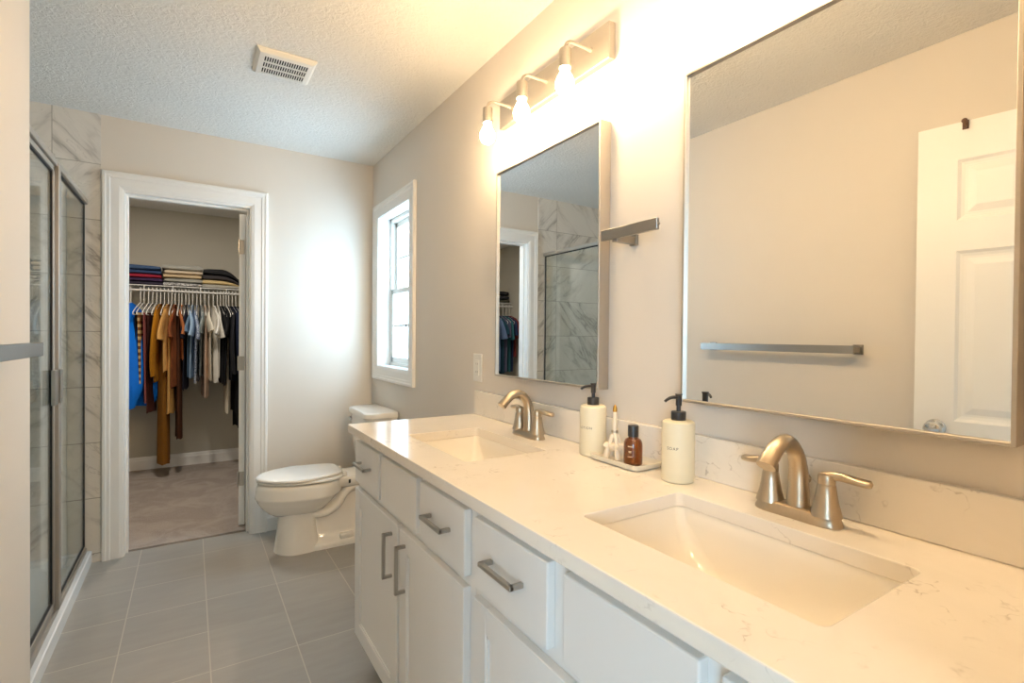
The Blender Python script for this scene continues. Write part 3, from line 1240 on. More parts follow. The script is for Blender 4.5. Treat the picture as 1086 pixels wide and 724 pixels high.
def dispenser(label, loc, rotz, txt):
    # local -y is the printed front
    d = thing('soap_dispenser', label, 'soap dispenser', loc, rotz, 'soap and lotion dispensers')
    b = bm_new()
    R = 0.0385
    lathe(b, [(R - 0.004, 0.0), (R - 0.001, 0.002), (R, 0.006), (R, 0.137), (R - 0.0012, 0.1415), (R - 0.006, 0.1445), (0.016, 0.146), (0.0005, 0.146)], 0, 0, 48)
    obj('bottle', b, M['bottle'], d, True, world=False)
    b = bm_new()
    lathe(b, [(0.0168, 0.146), (0.0172, 0.147), (0.0172, 0.1655), (0.016, 0.167), (0.007, 0.1672)], 0, 0, 32)
    obj('collar', b, M['black'], d, True, world=False)
    b = bm_new()
    lathe(b, [(0.0052, 0.167), (0.0052, 0.180), (0.0070, 0.1805), (0.0072, 0.203), (0.0085, 0.2065), (0.0092, 0.2075), (0.0088, 0.2085), (0.0005, 0.2088)], 0, 0, 24)
    pts = smooth_path([(0, -0.004, 0.2005), (0, -0.016, 0.2010), (0, -0.026, 0.1990), (0, -0.034, 0.1950), (0, -0.038, 0.1915)], 4)
    tube(b, pts, [0.0044 - 0.0012 * i / (len(pts) - 1) for i in range(len(pts))], 12)
    bmesh.ops.rotate(b, cent=(0, 0, 0), matrix=Matrix.Rotation(math.radians(-35), 3, 'Z'), verts=b.verts)
    obj('pump', b, M['black'], d, True, world=False)
    b = bm_new()
    text_mesh(txt, 0.0098, R + 0.0003, 0.079, b)
    o = obj('lettering', b, M['letter'], d, world=False)
    o['label'] = 'small dark printed word'
    return d


# direction of the printed face in the plane, as an angle for local -y
def face_rot(nx, ny):
    return math.atan2(ny, nx) + PI / 2


ROT_D = face_rot(-0.943, -0.334)
dispenser('cream SOAP pump bottle with a black pump, beside the near tap', (0.995, 0.812, CT), ROT_D, 'SOAP')
dispenser('cream LOTION pump bottle with a black pump, by the small mirror and far tap', (0.998, 1.122, CT), ROT_D - 0.12, 'LOTION')

# tray
TRZ = CT + 0.002
TCX, TCY, THX, THY = 1.004, 0.998, 0.0535, 0.092
b = bm_new()
rings = [rrect(TCX, TCY, THX - 0.012, THY - 0.012, 0.012, CT, 6), rrect(TCX, TCY, THX - 0.004, THY - 0.004, 0.014, CT + 0.003, 6), rrect(TCX, TCY, THX, THY, 0.016, CT + 0.016, 6), rrect(TCX, TCY, THX - 0.003, THY - 0.003, 0.014, CT + 0.0162, 6), rrect(TCX, TCY, THX - 0.007, THY - 0.007, 0.013, CT + 0.007, 6), rrect(TCX, TCY, THX - 0.012, THY - 0.012, 0.012, CT + 0.005, 6)]
loft(b, rings)
o = obj('tray', b, M['traydish'], None, True, angle=50)
tag(o, 'shallow rectangular cream ceramic tray between the two pump bottles', 'tray')
TF = CT + 0.0051

# amber bottle
a = thing('amber_bottle', 'small amber glass bottle with a dark cap on the tray', 'bottle', (0.998, 0.962, TF))
b = bm_new()
lathe(b, [(0.0215, 0.0), (0.0240, 0.002), (0.0248, 0.006), (0.0248, 0.052), (0.0235, 0.061), (0.0195, 0.068), (0.0130, 0.0715), (0.0125, 0.075), (0.0005, 0.075)], 0, 0, 36)
obj('bottle', b, M['amber'], a, True, world=False)
b = bm_new()
lathe(b, [(0.0130, 0.0745), (0.0142, 0.0755), (0.0145, 0.102), (0.0135, 0.1045), (0.0005, 0.1055)], 0, 0, 28)
obj('cap', b, M['black'], a, True, world=False)
b = bm_new()
nrm_a = math.atan2(-0.42, -0.9)
for zz, hw, hh in ((0.0515, 0.0060, 0.0016), (0.0390, 0.0042, 0.0009), (0.0360, 0.0034, 0.0008), (0.0245, 0.0062, 0.0008)):
    Rr = 0.02505
    n_ = 6
    lo = [(Rr * cos(nrm_a + (i / n_ * 2 - 1) * hw / Rr), Rr * sin(nrm_a + (i / n_ * 2 - 1) * hw / Rr), zz - hh) for i in range(n_ + 1)]
    hi = [(p[0], p[1], zz + hh) for p in lo]
    loft(b, [lo, hi], False, False, False)
o = obj('label_print', b, M['label'], a, world=False)
o['label'] = 'faint pale printed lines'

# little tower figurine
g = thing('tower_figurine', 'small cream lattice-tower figurine with a gold tip on the tray', 'figurine', (1.006, 1.040, TF), 0.35)
b = bm_new()
for sx in (-1, 1):
    for sy in (-1, 1):
        pts = smooth_path([(sx * 0.0185, sy * 0.0185, 0.0), (sx * 0.0165, sy * 0.0165, 0.014), (sx * 0.0135, sy * 0.0135, 0.028), (sx * 0.0100, sy * 0.0100, 0.044), (sx * 0.0055, sy * 0.0055, 0.066)], 4)
        tube(b, pts, [0.0088 - 0.0040 * i / (len(pts) - 1) for i in range(len(pts))], 8)
obj('leg_frame', b, M['figure'], g, True, world=False)
b = bm_new()
rings = []
for z, r_, spk in ((0.022, 0.013, 0.0), (0.026, 0.021, 0.16), (0.031, 0.0255, 0.26), (0.037, 0.0265, 0.28), (0.041, 0.023, 0.24), (0.043, 0.012, 0.1)):
    rings.append([(r_ * (1 + spk * cos(8 * 2 * PI * k / 64)) * cos(2 * PI * k / 64), r_ * (1 + spk * cos(8 * 2 * PI * k / 64)) * sin(2 * PI * k / 64), z + 0.006 * spk * cos(8 * 2 * PI * k / 64)) for k in range(64)])
loft(b, rings)
obj('gallery', b, M['figure'], g, True, world=False)
b = bm_new()
lathe(b, [(0.0100, 0.058), (0.0088, 0.066), (0.0078, 0.074), (0.0068, 0.090), (0.0058, 0.115), (0.0054, 0.130), (0.0005, 0.1302)], 0, 0, 20)
obj('shaft', b, M['figure'], g, True, world=False)
b = bm_new()
lathe(b, [(0.0082, 0.0715), (0.0096, 0.0720), (0.0094, 0.0785), (0.0074, 0.0790)], 0, 0, 20)
o = obj('ring_band', b, M['nickel'], g, True, world=False)
o['label'] = 'grey ring round the shaft'
b = bm_new()
lathe(b, [(0.0054, 0.1295), (0.0064, 0.1315), (0.0058, 0.140), (0.0034, 0.147), (0.0006, 0.150)], 0, 0, 16)
o = obj('tip', b, M['gold'], g, True, world=False)
o['label'] = 'gold pointed tip'
# ------------------------------------------------------------------ toilet
TY = 3.185
tl = thing('toilet', 'white two-piece toilet with closed lid beside the vanity and under the window', 'toilet', (0.68, TY, 0))


def egg(x0, x1, hw, z, n=48, sq=0.0, xm=0.62):
    """egg ring: tip at x0 (towards the room), back at x1, widest hw"""
    xc = x0 + (x1 - x0) * xm
    pts = []
    for k in range(n):
        a = 2 * PI * k / n
        c, s = cos(a), sin(a)
        if c < 0:
            x = xc + c * (xc - x0)
            y = hw * (1 if s >= 0 else -1) * abs(s) ** 1.08
        else:
            e = 2 / (2 + 3 * sq)
            x = xc + (x1 - xc) * abs(c) ** e
            y = hw * (1 if s >= 0 else -1) * abs(s) ** e
        pts.append((x, TY + y, z))
    return pts


b = bm_new()
loft(b, [egg(0.405, 0.655, 0.070, 0.205), egg(0.375, 0.690, 0.112, 0.225), egg(0.345, 0.720, 0.146, 0.255), egg(0.322, 0.750, 0.168, 0.290), egg(0.313, 0.775, 0.1765, 0.312), egg(0.307, 0.785, 0.1825, 0.319), egg(0.308, 0.787, 0.1825, 0.328), egg(0.314, 0.79, 0.180, 0.375), egg(0.320, 0.79, 0.175, 0.393), egg(0.332, 0.785, 0.166, 0.399)])
bw = obj('bowl', b, M['porcelain'], tl, True, angle=60)
# pedestal column, floor flange and trapway belong to the foot
b = bm_new()
loft(b, [egg(0.405, 0.660, 0.128, 0.0, sq=0.5, xm=0.45), egg(0.408, 0.655, 0.124, 0.012, sq=0.5, xm=0.45), egg(0.418, 0.638, 0.112, 0.08, sq=0.5, xm=0.45), egg(0.428, 0.628, 0.103, 0.16, sq=0.5, xm=0.45), egg(0.432, 0.630, 0.100, 0.22, sq=0.5, xm=0.45), egg(0.425, 0.650, 0.105, 0.27, sq=0.4, xm=0.45)])
obj('pedestal', b, M['porcelain'], tl, True, angle=50)
b = bm_new()
rings = [rrect(0.80, TY, 0.215, 0.125, 0.05, 0.0, 8), rrect(0.80, TY, 0.215, 0.124, 0.05, 0.022, 8), rrect(0.80, TY, 0.205, 0.112, 0.05, 0.034, 8), rrect(0.80, TY, 0.200, 0.090, 0.05, 0.040, 8), rrect(0.79, TY, 0.185, 0.060, 0.04, 0.080, 8), rrect(0.79, TY, 0.180, 0.048, 0.03, 0.200, 8), rrect(0.80, TY, 0.180, 0.048, 0.03, 0.340, 8)]
loft(b, rings)
for s in (-1, 1):
    box(b, 0.755, 0.835, TY + s * 0.068, TY + s * 0.112, 0.030, 0.062, 0.008, 2)
obj('foot', b, M['porcelain'], tl, True, angle=50)
b = bm_new()
pts = smooth_path([(0.57, TY, 0.215), (0.64, TY, 0.196), (0.70, TY, 0.202), (0.755, TY, 0.240), (0.785, TY, 0.290), (0.830, TY, 0.322), (0.890, TY, 0.318), (0.945, TY, 0.270), (0.975, TY, 0.19), (0.98, TY, 0.02)], 5)
tube(b, pts, [(0.036, 0.092)] * len(pts), 20, True, up=(0, 0, 1))
obj('trapway', b, M['porcelain'], tl, True, angle=60)
# deck that carries the tank
b = bm_new()
loft(b, [rrect(0.885, TY, 0.150, 0.085, 0.04, 0.335, 8), rrect(0.880, TY, 0.168, 0.112, 0.05, 0.358, 8), rrect(0.878, TY, 0.172, 0.118, 0.05, 0.392, 8), rrect(0.878, TY, 0.165, 0.112, 0.05, 0.402, 8)])
obj('tank_deck', b, M['porcelain'], tl, True, angle=50)
b = box(bm_new(), 0.800, 0.812, TY - 0.121, TY - 0.116, 0.365, 0.388, 0.002, 1)
o = obj('deck_plug', b, M['gasket'], tl)
o['label'] = 'small black plug'
b = bm_new()
loft(b, [egg(0.326, 0.79, 0.168, 0.405, sq=0.2), egg(0.318, 0.79, 0.177, 0.4085, sq=0.2), egg(0.318, 0.79, 0.177, 0.4165, sq=0.2), egg(0.324, 0.79, 0.171, 0.4195, sq=0.2)])
obj('seat', b, M['porcelain'], tl, True, angle=60)
b = bm_new()
rings = []
for ins, z in ((0.008, 0.4225), (0.0, 0.4255), (0.0, 0.433), (0.004, 0.4375), (0.016, 0.4395)):
    ring = egg(0.312 + ins, 0.772 - ins, 0.181 - ins, z, sq=1.6, xm=0.56)
    # the lid narrows towards the hinge
    out = []
    for x, y, zz in ring:
        t_ = max(0.0, (x - 0.54) / 0.23)
        out.append((x, TY + (y - TY) * (1 - 0.36 * t_ ** 1.2), zz + 0.004 * t_))
    rings.append(out)
loft(b, rings)
obj('lid', b, M['porcelain'], tl, True, angle=60)
for s in (-1, 1):
    b = bm_new()
    box(b, 0.772, 0.800, TY + s * 0.075 - 0.016, TY + s * 0.075 + 0.016, 0.402, 0.428, 0.006, 2)
    obj('hinge', b, M['porcelain'], tl, True)


def tank_ring(xf, hy, z, n=10, r=0.085):
    """D-shaped plan: round front corners, square at the wall"""
    xb = XW - 0.012
    pts = []
    for k in range(n + 1):
        a = PI / 2 * k / n
        pts.append((xf + r - r * sin(a), TY - hy + r * 0.8 - r * 0.8 * cos(a), z))
    pts = [(xb, TY - hy, z)] + [(xf + r - r * sin(PI / 2 * k / n), TY - hy + 0.8 * r * (1 - cos(PI / 2 * k / n)), z) for k in range(n + 1)]
    pts += [(xf + r - r * cos(PI / 2 * k / n), TY + hy - 0.8 * r * (1 - sin(PI / 2 * k / n)), z) for k in range(n + 1)]
    pts += [(xb, TY + hy, z)]
    return pts


b = bm_new()
loft(b, [tank_ring(0.925, 0.165, 0.403), tank_ring(0.905, 0.182, 0.43), tank_ring(0.890, 0.197, 0.60), tank_ring(0.884, 0.203, 0.748)])
obj('tank', b, M['porcelain'], tl, True, angle=40)
b = bm_new()
loft(b, [tank_ring(0.876, 0.211, 0.748), tank_ring(0.870, 0.217, 0.752), tank_ring(0.870, 0.217, 0.776), tank_ring(0.875, 0.212, 0.783), tank_ring(0.890, 0.198, 0.786)])
obj('tank_lid', b, M['porcelain'], tl, True, angle=40)
b = bm_new()
tube(b, [(0.900, TY + 0.158, 0.716), (0.872, TY + 0.160, 0.716)], 0.010, 14)
tube(b, smooth_path([(0.874, TY + 0.166, 0.716), (0.871, TY + 0.135, 0.714), (0.868, TY + 0.100, 0.709)], 4), [(0.008, 0.005)] * 9, 12)
o = obj('flush_lever', b, M['chrome'], tl, True)
o['label'] = 'chrome flush lever'

# ------------------------------------------------------------------ shower
pan = thing('shower_pan', 'white shower base with a low front kerb on the grey tile floor', 'shower base', (-0.9, 2.855, 0))
b = bm_new()
sx0, sx1, sy0, sy1 = -1.349, -0.452, 2.172, YB - 0.006
rings = [[(sx0, sy0, 0), (sx1, sy0, 0), (sx1, sy1, 0), (sx0, sy1, 0)],
         [(sx0, sy0, 0.062), (sx1, sy0, 0.062), (sx1, sy1, 0.062), (sx0, sy1, 0.062)],
         [(sx0 + 0.003, sy0 + 0.003, 0.066), (sx1 - 0.005, sy0 + 0.003, 0.066), (sx1 - 0.005, sy1 - 0.003, 0.066), (sx0 + 0.003, sy1 - 0.003, 0.066)],
         [(sx0 + 0.04, sy0 + 0.04, 0.066), (sx1 - 0.085, sy0 + 0.04, 0.066), (sx1 - 0.085, sy1 - 0.04, 0.066), (sx0 + 0.04, sy1 - 0.04, 0.066)],
         [(sx0 + 0.05, sy0 + 0.05, 0.030), (sx1 - 0.095, sy0 + 0.05, 0.030), (sx1 - 0.095, sy1 - 0.05, 0.030), (sx0 + 0.05, sy1 - 0.05, 0.030)],
         [(-0.95, 2.84, 0.022), (-0.89, 2.84, 0.022), (-0.89, 2.87, 0.022), (-0.95, 2.87, 0.022)]]
loft(b, rings)
obj('base', b, M['acrylic'], pan)
b = bm_new()
lathe(b, [(0.045, 0.0225), (0.045, 0.026), (0.040, 0.027), (0.0005, 0.0265)], -0.92, 2.855, 24)
obj('drain', b, M['chrome'], pan, True)

en = thing('shower_enclosure', 'framed glass shower enclosure with a hinged glass door along the left side', 'shower enclosure', (-0.487, 2.855, 0.066))
EZ0, EZ1 = 0.0665, 1.968
PX0, PX1 = -0.500, -0.468
b = bm_new()
box(b, PX0, PX1, 2.173, YB - 0.006, EZ1 - 0.026, EZ1, 0.002, 1)
obj('header', b, M['satin'], en)
b = bm_new()
box(b, PX0, PX1 - 0.004, 2.173, YB - 0.006, EZ0, EZ0 + 0.020, 0.002, 1)
box(b, PX0 + 0.006, PX1 - 0.012, 2.173, YB - 0.006, EZ0 + 0.020, EZ0 + 0.032, 0.002, 1)
obj('sill', b, M['satin'], en)
b = box(bm_new(), -0.491, -0.480, YB - 0.018, YB - 0.006, EZ0 + 0.02, EZ1 - 0.026, 0.002, 1)
obj('wall_jamb', b, M['satin'], en)
b = box(bm_new(), PX0, PX1, 2.173, 2.200, EZ0 + 0.02, EZ1 - 0.026, 0.002, 1)
obj('wall_jamb', b, M['satin'], en)
b = box(bm_new(), -0.487, -0.464, 2.800, 2.838, EZ0 + 0.02, EZ1 - 0.010, 0.002, 1)
obj('post', b, M['satin'], en)


def pane_part(parent, y0_, y1_, za, zb, name='glass_panel'):
    b = box(bm_new(), -0.487, -0.483, y0_, y1_, za, zb)
    # keep one sheet for the see-through face pair
    g_ = obj(name, b, M['glass'], parent)
    g_['label'] = 'clear glass sheet'
    b = bm_new()
    t_ = 0.007
    for q in ((y0_, y0_ + t_, za, zb), (y1_ - t_, y1_, za, zb), (y0_, y1_, za, za + t_), (y0_, y1_, zb - t_, zb)):
        box(b, -0.4895, -0.4800, *q)
    k_ = obj('gasket', b, M['gasket'], parent)
    k_['label'] = 'thin black glazing gasket'


pane_part(en, 2.838, YB - 0.018, EZ0 + 0.032, EZ1 - 0.026)
dr = bpy.data.objects.new('shower_door', None)
dr.location = Vector((-0.487, 2.49, 0.066)) - world_of(en)
dr.parent = en
COL.objects.link(dr)
DY0, DY1, DZ0, DZ1 = 2.204, 2.790, EZ0 + 0.036, EZ1 - 0.030
b = bm_new()
for q in ((DY0, DY0 + 0.022, DZ0, DZ1), (DY1 - 0.022, DY1, DZ0, DZ1), (DY0, DY1, DZ0, DZ0 + 0.026), (DY0, DY1, DZ1 - 0.022, DZ1)):
    box(b, -0.494, -0.476, *q, 0.0015, 1)
obj('door_frame', b, M['satin'], dr)
pane_part(dr, DY0 + 0.022, DY1 - 0.022, DZ0 + 0.026, DZ1 - 0.022, 'door_glass')
b = bm_new()
box(b, -0.476, -0.462, 2.720, 2.772, 0.955, 1.098, 0.002, 1)
o = obj('door_pull', b, M['pull'], dr)
b = box(bm_new(), -0.464, -0.458, 2.800, 2.838, 0.955, 1.098, 0.0015, 1)
obj('strike_plate', b, M['pull'], en)

# ------------------------------------------------------------------ closet shelving
RODY = 5.33
SHZ = 1.665


def wire_shelf(label, axis, a0, a1, wall, front, z, rod):
    """wire shelf with a hanging rod under its front edge. axis 0: runs along x; wall and front are the other coordinate"""
    s = thing('wire_shelf', label, 'shelf', ((a0 + a1) / 2, (wall + front) / 2, z - 0.05) if axis == 0 else ((wall + front) / 2, (a0 + a1) / 2, z - 0.05), 0, 'white wire closet shelves')

    def P(a, d, zz):
        return (a, d, zz) if axis == 0 else (d, a, zz)
    b = bm_new()
    n = int((a1 - a0) / 0.026)
    for i in range(n + 1):
        a = a0 + (a1 - a0) * i / n
        tube(b, [P(a, wall, z), P(a, front, z)], 0.0016, 5)
    obj('deck', b, M['wire'], s)
    b = bm_new()
    for d, zz, r in ((wall, z - 0.003, 0.003), ((wall + front) / 2, z - 0.004, 0.003), (front, z - 0.002, 0.0045)):
        tube(b, [P(a0, d, zz), P(a1, d, zz)], r, 8)
    obj('rail', b, M['wire'], s)
    b = bm_new()
    tube(b, [P(a0, rod, z - 0.045), P(a1, rod, z - 0.045)], 0.0085, 12)
    obj('hanging_rod', b, M['wire'], s, True)
    k = 0
    a = a0 + 0.14
    while a < a1:
        b = bm_new()
        tube(b, smooth_path([P(a, front, z - 0.002), P(a, front - 0.004 if axis == 0 else front + 0.004, z - 0.03), P(a, rod, z - 0.056)], 3), 0.0045, 8)
        obj('rod_hook', b, M['wire'], s, True)
        a += 0.205
    for a in (a0 + 0.25, a1 - 0.25):
        b = bm_new()
        tube(b, [P(a, front, z - 0.006), P(a, wall, z - 0.30)], 0.005, 8)
        obj('brace', b, M['wire'], s)
    return s


wire_shelf('white wire shelf along the closet back wall, above the hanging clothes', 0, -1.297, XW - 0.01, YC - 0.003, RODY + 0.02, SHZ, RODY)


# ------------------------------------------------------------------ hangers and clothes
def hanger_mesh():
    b = bm_new()
    hook = []
    for i in range(13):
        a = math.radians(-30 + 245 * i / 12)
        hook.append((0.0, 0.0135 * cos(a) * -1, 0.0135 * sin(a)))
    hook = [(0, p[1], p[2]) for p in hook][::-1]
    # hook over the rod, shank, then the shoulder triangle
    shank = [(0, 0.012, -0.012), (0, 0.004, -0.030), (0, 0.0, -0.045), (0, 0.0, -0.120)]
    hp = [(0, -0.0135 * cos(math.radians(20 + 200 * i / 12)), 0.0135 * sin(math.radians(20 + 200 * i / 12)) + 0.0) for i in range(13)]
    hp = [(0, -0.0135, -0.006)] + [(0, -0.0135 * cos(PI * i / 10), 0.0135 * sin(PI * i / 10)) for i in range(11)]
    tube(b, hp + shank, 0.0031, 8)
    tri = smooth_path([(0, 0.0, -0.118), (0, 0.03, -0.126), (0, 0.12, -0.164), (0, 0.185, -0.196), (0, 0.198, -0.214), (0, 0.18, -0.224), (0, 0.0, -0.224), (0, -0.18, -0.224), (0, -0.198, -0.214), (0, -0.185, -0.196), (0, -0.12, -0.164), (0, -0.03, -0.126), (0, 0.0, -0.118)], 3)
    tube(b, tri, 0.0036, 8)
    return b


HANG0 = None
_rng = random.Random(21)


def hanger(loc, rotz, label):
    global HANG0
    if HANG0 is None:
        o = obj('clothes_hanger', hanger_mesh(), M['hanger'], None, True, autobase=False)
        HANG0 = o
    else:
        o = HANG0.copy()
        COL.objects.link(o)
    o.location = loc
    o.rotation_euler = (0, 0, rotz)
    tag(o, label, 'hanger', 'white clothes hangers in the closet')
    return o


def shirt_bm(L, hw, th, sleeve, seed, flare=0.0, shoulder_drop=0.20, puff=False):
    """garment on a hanger: plane yz, hook at origin; body and sleeves in one mesh"""
    rg = random.Random(seed)
    b = bm_new()
    n = 40
    ph = [rg.uniform(0, 6.28) for _ in range(6)]
    fq = [rg.choice((3, 4, 5)), rg.choice((6, 7, 8))]
    rows = 16
    rings = []
    z_top = -0.132
    for r in range(rows + 1):
        t = r / rows
        ring = []
        for k in range(n):
            a = 2 * PI * k / n
            c, s = cos(a), sin(a)
            hy = hw * (0.98 + 0.03 * sin(2.2 * t + ph[0])) * (1 + flare * t)
            hx = th * ((0.10 + 1.05 * sin(min(1.0, t * 1.25) * PI / 2)) * (1 - 0.35 * max(0, t - 0.85) / 0.15) if puff else (0.18 + 0.82 * min(1, t * 4.5)) * (1 - 0.15 * t))
            fold = 1 + (0.38 * sin(fq[0] * a + ph[1] + 1.5 * t) + 0.25 * sin(fq[1] * a + ph[2] - 2 * t)) * min(1, t * 2.2)
            y = hy * c * (1 - 0.06 * (1 - abs(c)) * 0)
            x = hx * s * fold + 0.012 * t * sin(2.5 * y / hw + ph[3])
            zs = z_top - shoulder_drop * max(0, abs(y) - 0.035) - 0.9 * max(0, abs(y) - hw * 0.93)
            zl = -L + 0.010 * sin(5 * a + ph[4])
            w_ = min(1.0, t)
            z = zs * (1 - w_) + zl * w_
            ring.append((x, y, z))
        rings.append(ring)
    # collar band
    col = [[(0.010 * sin(2 * PI * k / n), 0.050 * cos(2 * PI * k / n), z_top + 0.012 - 0.006 * abs(cos(2 * PI * k / n))) for k in range(n)]]
    loft(b, col + rings, True, True)
    for sgn in (-1, 1):
        if sleeve is None:
            continue
        if sleeve == 'short':
            q = 0.72 + 0.5 * ((seed * 37) % 100) / 100
            path = [(0, 0.75 * hw, 0.060), (0, hw * 0.98, 0.100), (0.0, hw * 1.10, 0.10 + 0.055 * q), (0, hw * 1.16, 0.10 + 0.115 * q), (0, hw * 1.19, 0.10 + 0.165 * q)]
            rad = [(0.030, 0.007), (0.056, 0.011), (0.068, 0.014), (0.074, 0.016), (0.078, 0.018)]
        else:
            path = [(0, 0.75 * hw, 0.060), (0, hw * 0.98, 0.110), (0, hw * 1.10, 0.20), (0, hw * 1.13, 0.34), (0, hw * 1.10, 0.48), (0, hw * 1.06, 0.60)]
            q2 = 1.7 if puff else 1.0
            rad = [(0.030, 0.008 * q2), (0.058, 0.012 * q2), (0.060, 0.016 * q2), (0.052, 0.017 * q2), (0.045, 0.016 * q2), (0.036, 0.014 * q2)]
        pts = [(0.012 * sin(ph[5] + i), sgn * p[1], z_top - p[2]) for i, p in enumerate(path)]
        ra = []
        P2 = smooth_path(pts, 3)
        for i in range(len(P2)):
            u_ = i / 3
            i0 = min(int(u_), len(rad) - 1)
            i1 = min(i0 + 1, len(rad) - 1)
            f_ = u_ - i0
            ra.append((rad[i0][0] * (1 - f_) + rad[i1][0] * f_, rad[i0][1] * (1 - f_) + rad[i1][1] * f_))
        tube(b, P2, ra, 16, True, up=(0, 1, 0))
    return b


def trouser_bm(L, hw, th, seed, z0=-0.205):
    rg = random.Random(seed)
    b = bm_new()
    n = 32
    ph = [rg.uniform(0, 6.28) for _ in range(5)]
    rings = []
    rows = 12
    for r in range(rows + 1):
        t = r / rows
        hy = hw * (1 - 0.10 * t + 0.04 * sin(3 * t + ph[0]))
        hx = th * (0.55 + 0.45 * min(1, 3 * t)) * (1 + 0.1 * sin(4 * t + ph[1]))
        ring = []
        for k in range(n):
            a = 2 * PI * k / n
            c, s = cos(a), sin(a)
            crease = 1 - 0.45 * math.exp(-(c / 0.16) ** 2) * min(1, t * 2)
            ring.append((hx * s * crease * (1 + 0.18 * sin(5 * a + ph[2])) + 0.010 * t * sin(3 * c + ph[3]), hy * (1 if c >= 0 else -1) * abs(c) ** 0.8 + 0.012 * t * sin(ph[4]), z0 + (-L - z0) * t + 0.006 * sin(4 * a + ph[1]) * t))
        rings.append(ring)
    loft(b, rings)
    return b


def garment(name, label, cat, bm, mat, loc, rotz, group):
    o = obj(name, bm, mat, None, True, autobase=False, angle=70)
    o.location = loc
    o.rotation_euler = (0, 0, rotz)
    tag(o, label, cat, group)
    return o


ROD = SHZ - 0.045 + 0.0085
GRP = 'clothes hanging along the closet back wall'


def hx(px):
    """photo column of a garment's shoulder -> place on the back rod"""
    return -0.438 + (px - 137) * (0.383 + 0.438) / 117.0


def hem(py):
    return ROD - (0.865 - (py - 400) * 0.00826)


R = math.radians
